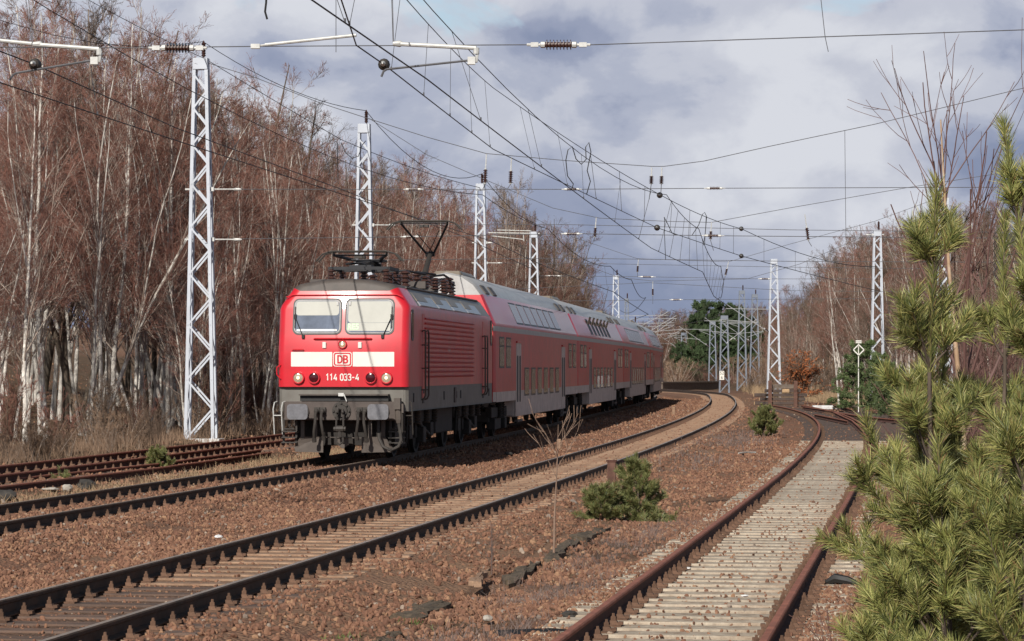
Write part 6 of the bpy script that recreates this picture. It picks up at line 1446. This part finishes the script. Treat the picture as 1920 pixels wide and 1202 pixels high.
for k, (dx, hl, z, t) in enumerate(rows):
    b = MB(); b.box(-hl * .92 + dx, hl * .92 + dx, -.5, -.24, z, z + t); q = b.build('stacked_sleeper', M['timber_grey'] if k == 5 else M['timber_black'], o, smooth=0, bevel=.02)
    b = MB(); b.box(-hl * .92 + dx - .03, -hl * .92 + dx + .0, -.49, -.25, z + .01, z + t - .01); b.build('sawn_end', M['timber_end'], q, smooth=0)
    b = MB(); b.box(-hl * .9 + dx, hl * .9 + dx, -.1, .18, z, z + t); b.build('stacked_sleeper', M['timber_black'], o, smooth=0, bevel=.02)
b = MB(); b.box(-.02, .35, -.56, -.3, .75, .93); b.build('stacked_sleeper', M['timber_end'], o, smooth=0, bevel=.03)
tag(MB().box(-.65, .62, -.32, .3, 0, .24).box(-.2, .68, -.36, .32, .02, .2).build('concrete_block', M['white_conc'], None, smooth=0, bevel=.03, loc=Vector((px(1546, 148), 148, gz(px(1546, 148), 148)))), 'white painted concrete block lying behind the turnout', 'block')
b = MB(); b.bar((0, 0, 0), (1.6, -3.2, .05), .16, .14); tag(b.build('timber_beam', M['timber_grey'], None, smooth=0, loc=Vector((px(1540, 152), 152, gz(20, 152) + .12))), 'grey timber beam lying behind the white concrete block', 'beam')
# diamond sign
SX, SY = px(1610, 134.0), 134.0; o = empty('wait_sign', (SX, SY, gz(SX, SY)), 0, 'white diamond frame sign with a striped plate above on a white pole', 'railway sign'); zz = lambda v: mastZ(v, 134.0) - o.location.z
b = MB(); b.tube([(0, .06, -.1), (0, .06, zz(640))], .026, 8); b.build('pole', M['white_paint'], o)
b = MB(); c, h, w = zz(656), .26, .26
for (a, d) in (((0, h), (w, 0)), ((w, 0), (0, -h)), ((0, -h), (-w, 0)), ((-w, 0), (0, h))): b.bar((a[0], 0, c + a[1]), (d[0], 0, c + d[1]), .02, .05, 0, up=(0, 0, 1))
b.build('diamond_frame', M['white_paint'], o, smooth=0)
b = MB(); b.box(-.14, .14, 0, .03, zz(643.5), zz(641.6)); b.box(-.14, .14, 0, .03, zz(640.6), zz(638.2)); b.box(-.12, .12, .01, .03, zz(641.7), zz(640.5), 1); b.build('plate', [M['white_paint'], M['black']], o, smooth=0)
# marker stones
for u, v, Y, w, h, lab in ((1263, 768, 128, .14, .42, 'small concrete marker between the train and the middle track'), (1048, 828, 76, .12, .28, 'low brown marker peg behind the bare sapling')):
    b = MB(); b.box(-w / 2, w / 2, -w / 2, w / 2, -.1, h); tag(b.build('marker_peg', M['timber_tan'], None, smooth=0, bevel=.02, loc=Vector((px(u, Y), Y, gz(px(u, Y), Y)))), lab, 'marker')
# low dark wall beyond the end of the train
b = MB(); A = Vector((px(1238, 268), 268)); B_ = Vector((px(1345, 285), 285)); c = A
b.bar((0, 0, .25), (B_.x - A.x, B_.y - A.y, .25), .5, 1.0); b.bar((-.1, -.1, .8), (B_.x - A.x, B_.y - A.y - .1, .8), .75, .14)
tag(b.build('platform_wall', M['timber_grey'], None, smooth=0, loc=Vector((A.x, A.y, gz(A.x, A.y)))), 'low dark platform wall beside the track beyond the last coach', 'platform wall')
# hut at the right edge: only its eave reaches into the picture
HX, HY = 3.55, 19.0; o = empty('wooden_hut', (HX + 1.5, HY, gz(5.2, 20)), -.3, 'dark wooden hut at the right edge, only its eave corner in the photo', 'hut'); ze = mastZ(430, HY) - o.location.z
b = MB(); b.add([(-1.5, -.2, ze), (-1.5, 4.2, ze), (2.2, 4.2, ze + 1.3), (2.2, -.2, ze + 1.3), (-1.5, -.2, ze - .10), (-1.5, 4.2, ze - .10), (2.2, 4.2, ze + 1.2), (2.2, -.2, ze + 1.2)], [(0, 1, 2, 3), (4, 5, 6, 7), (0, 1, 5, 4), (1, 2, 6, 5), (2, 3, 7, 6), (3, 0, 4, 7)]); b.build('roof', M['wood_dark'], o, smooth=0)
b = MB(); b.box(.35, 2.2, .15, 3.8, -.1, ze + .55); b.build('wall', M['timber_dark'], o, smooth=0)
for y in (-.1, 1.0, 2.1, 3.2, 4.1):
    b = MB(); b.bar((-1.46, y, ze - .17), (.5, y, ze + .5), .09, .14); b.build('rafter', M['wood_dark'], o, smooth=0)
b = MB(); b.bar((-1.5, -.25, ze - .06), (2.2, -.25, ze + 1.24), .03, .22); b.build('barge_board', M['wood_dark'], o, smooth=0)
b = MB(); b.tube([(-1.53, -.3, ze - .06), (-1.53, 4.3, ze - .06)], .05, 8); b.build('gutter', M['gear'], o)
b = MB(); b.lathe([(0, .03), (.03, .045), (.08, .04), (.1, .02)], (-1.42, -.28, ze + .02), (.9, -.1, .1), 10); b.build('lamp', M['white_paint'], o)
b = MB()
for k in range(7):
    q = k * .05; b.tube([(-1.47 + q * .5, -.3, ze - .05 - q), (-1.56, -.34, ze - .07 - q), (-1.63, -.36, ze - .14 - q), (-1.66, -.36, ze - .04 - q), (-1.62, -.34, ze + .02 - q)], .0045, 5)
b.build('loose_wire', M['gear'], o)

# ------------------------------------------------------------------ dry grass and weeds
def grass(name, label, X, Y, n_per, h, r, m, seed, lean=.35, spread=.12):
    rng = np.random.default_rng(seed); n = len(X) * n_per; x = np.repeat(X, n_per) + rng.normal(0, spread, n); y = np.repeat(Y, n_per) + rng.normal(0, spread, n)
    S = np.stack([x, y, ground_z(x, y) - .02], 1); D = rng.normal(0, lean, (n, 3)); D[:, 2] = 1; D /= np.linalg.norm(D, axis=1, keepdims=True)
    hh = h * rng.uniform(.4, 1.2, n); rad = np.full(n, r) if np.isscalar(r) else np.repeat(r, n_per)
    P = grow(rng, S, D, hh, 4, -.06, .12); V, Q = tubes_np(P, rad[:, None] * np.array([1, .9, .7, .25])[None, :], 3)
    return tag(link(name, np_mesh(name, V, Q, [M[m]], None, False)), label, 'grass', kind='stuff')
rg = np.random.default_rng(9)
Y = 58 + rg.random(1500) ** 1.3 * 120; X = np.array([edgeX(v) for v in Y]) + rg.uniform(-1.5, 1.6, 1500); k = 960 + F_PX * X / Y > -60
grass('dry_grass', 'dry tawny grass along the foot of the left wood', X[k], Y[k], 7, .50, .005, 'dry_weed', 1, .3, .2)
Y = rg.uniform(44, 76, 260); X = np.array([cx(T1, v) for v in Y]) - 2.35 + rg.normal(0, .28, 260); grass('dry_grass', 'pale dry grass between the spare rails and the train track', X, Y, 8, .20, .004, 'dry_grass', 2, .35, .13)
Y = rg.uniform(115, 260, 1500); X = np.array([edgeR(v) for v in Y]) - 2.5 + rg.uniform(-2.2, 3.5, 1500); grass('dry_grass', 'pale dry grass below the right wood behind the turnout', X, Y, 10, .7, .010, 'dry_grass', 3, .3, .3)
Y = np.concatenate([rg.normal(37, 1.4, 40), rg.normal(27, 1.0, 40), rg.normal(22.2, .9, 50), rg.normal(32, 2, 40)]); X = np.array([cx(T2, v) for v in Y]) + 3.55 + rg.normal(0, .34, len(Y)); grass('dry_weeds', 'grey dry weeds around the rotten planks', X, Y, 12, .16, .0028, 'weed_grey', 4, .5, .10)
Y = rg.normal(20.8, .45, 60); X = np.array([cx(T2, v) for v in Y]) + 2.9 + rg.normal(0, .3, 60); grass('dry_grass', 'straw coloured grass at the bottom edge beside the sunken plank', X, Y, 14, .15, .0026, 'dry_grass', 5, .6, .10)
Y = np.concatenate([rg.normal(82, 3, 50), rg.normal(92, 3, 40), rg.normal(66, 4, 30)]); X = np.array([cx(TS, v) for v in Y]) - 3.2 + rg.normal(0, .7, len(Y)); grass('dry_weeds', 'sparse grey weeds around the round pine bush', X, Y, 10, .22, .007, 'weed_grey', 6, .5, .2)
Y = rg.uniform(17, 60, 420); X = np.array([cx(TS, v) for v in Y]) + 2.6 + rg.exponential(.9, 420); grass('dry_weeds', 'reddish dry weeds right of the siding below the pines', X, Y, 9, .30, .0035, 'dry_weed', 7, .5, .15)
grass('green_weeds', 'few green sprigs among the grey weeds', np.array([px(650, 23), px(780, 24), px(1275, 44)]), np.array([23., 24., 44.]), 40, .07, .005, 'green_weed', 8, .8, .08)
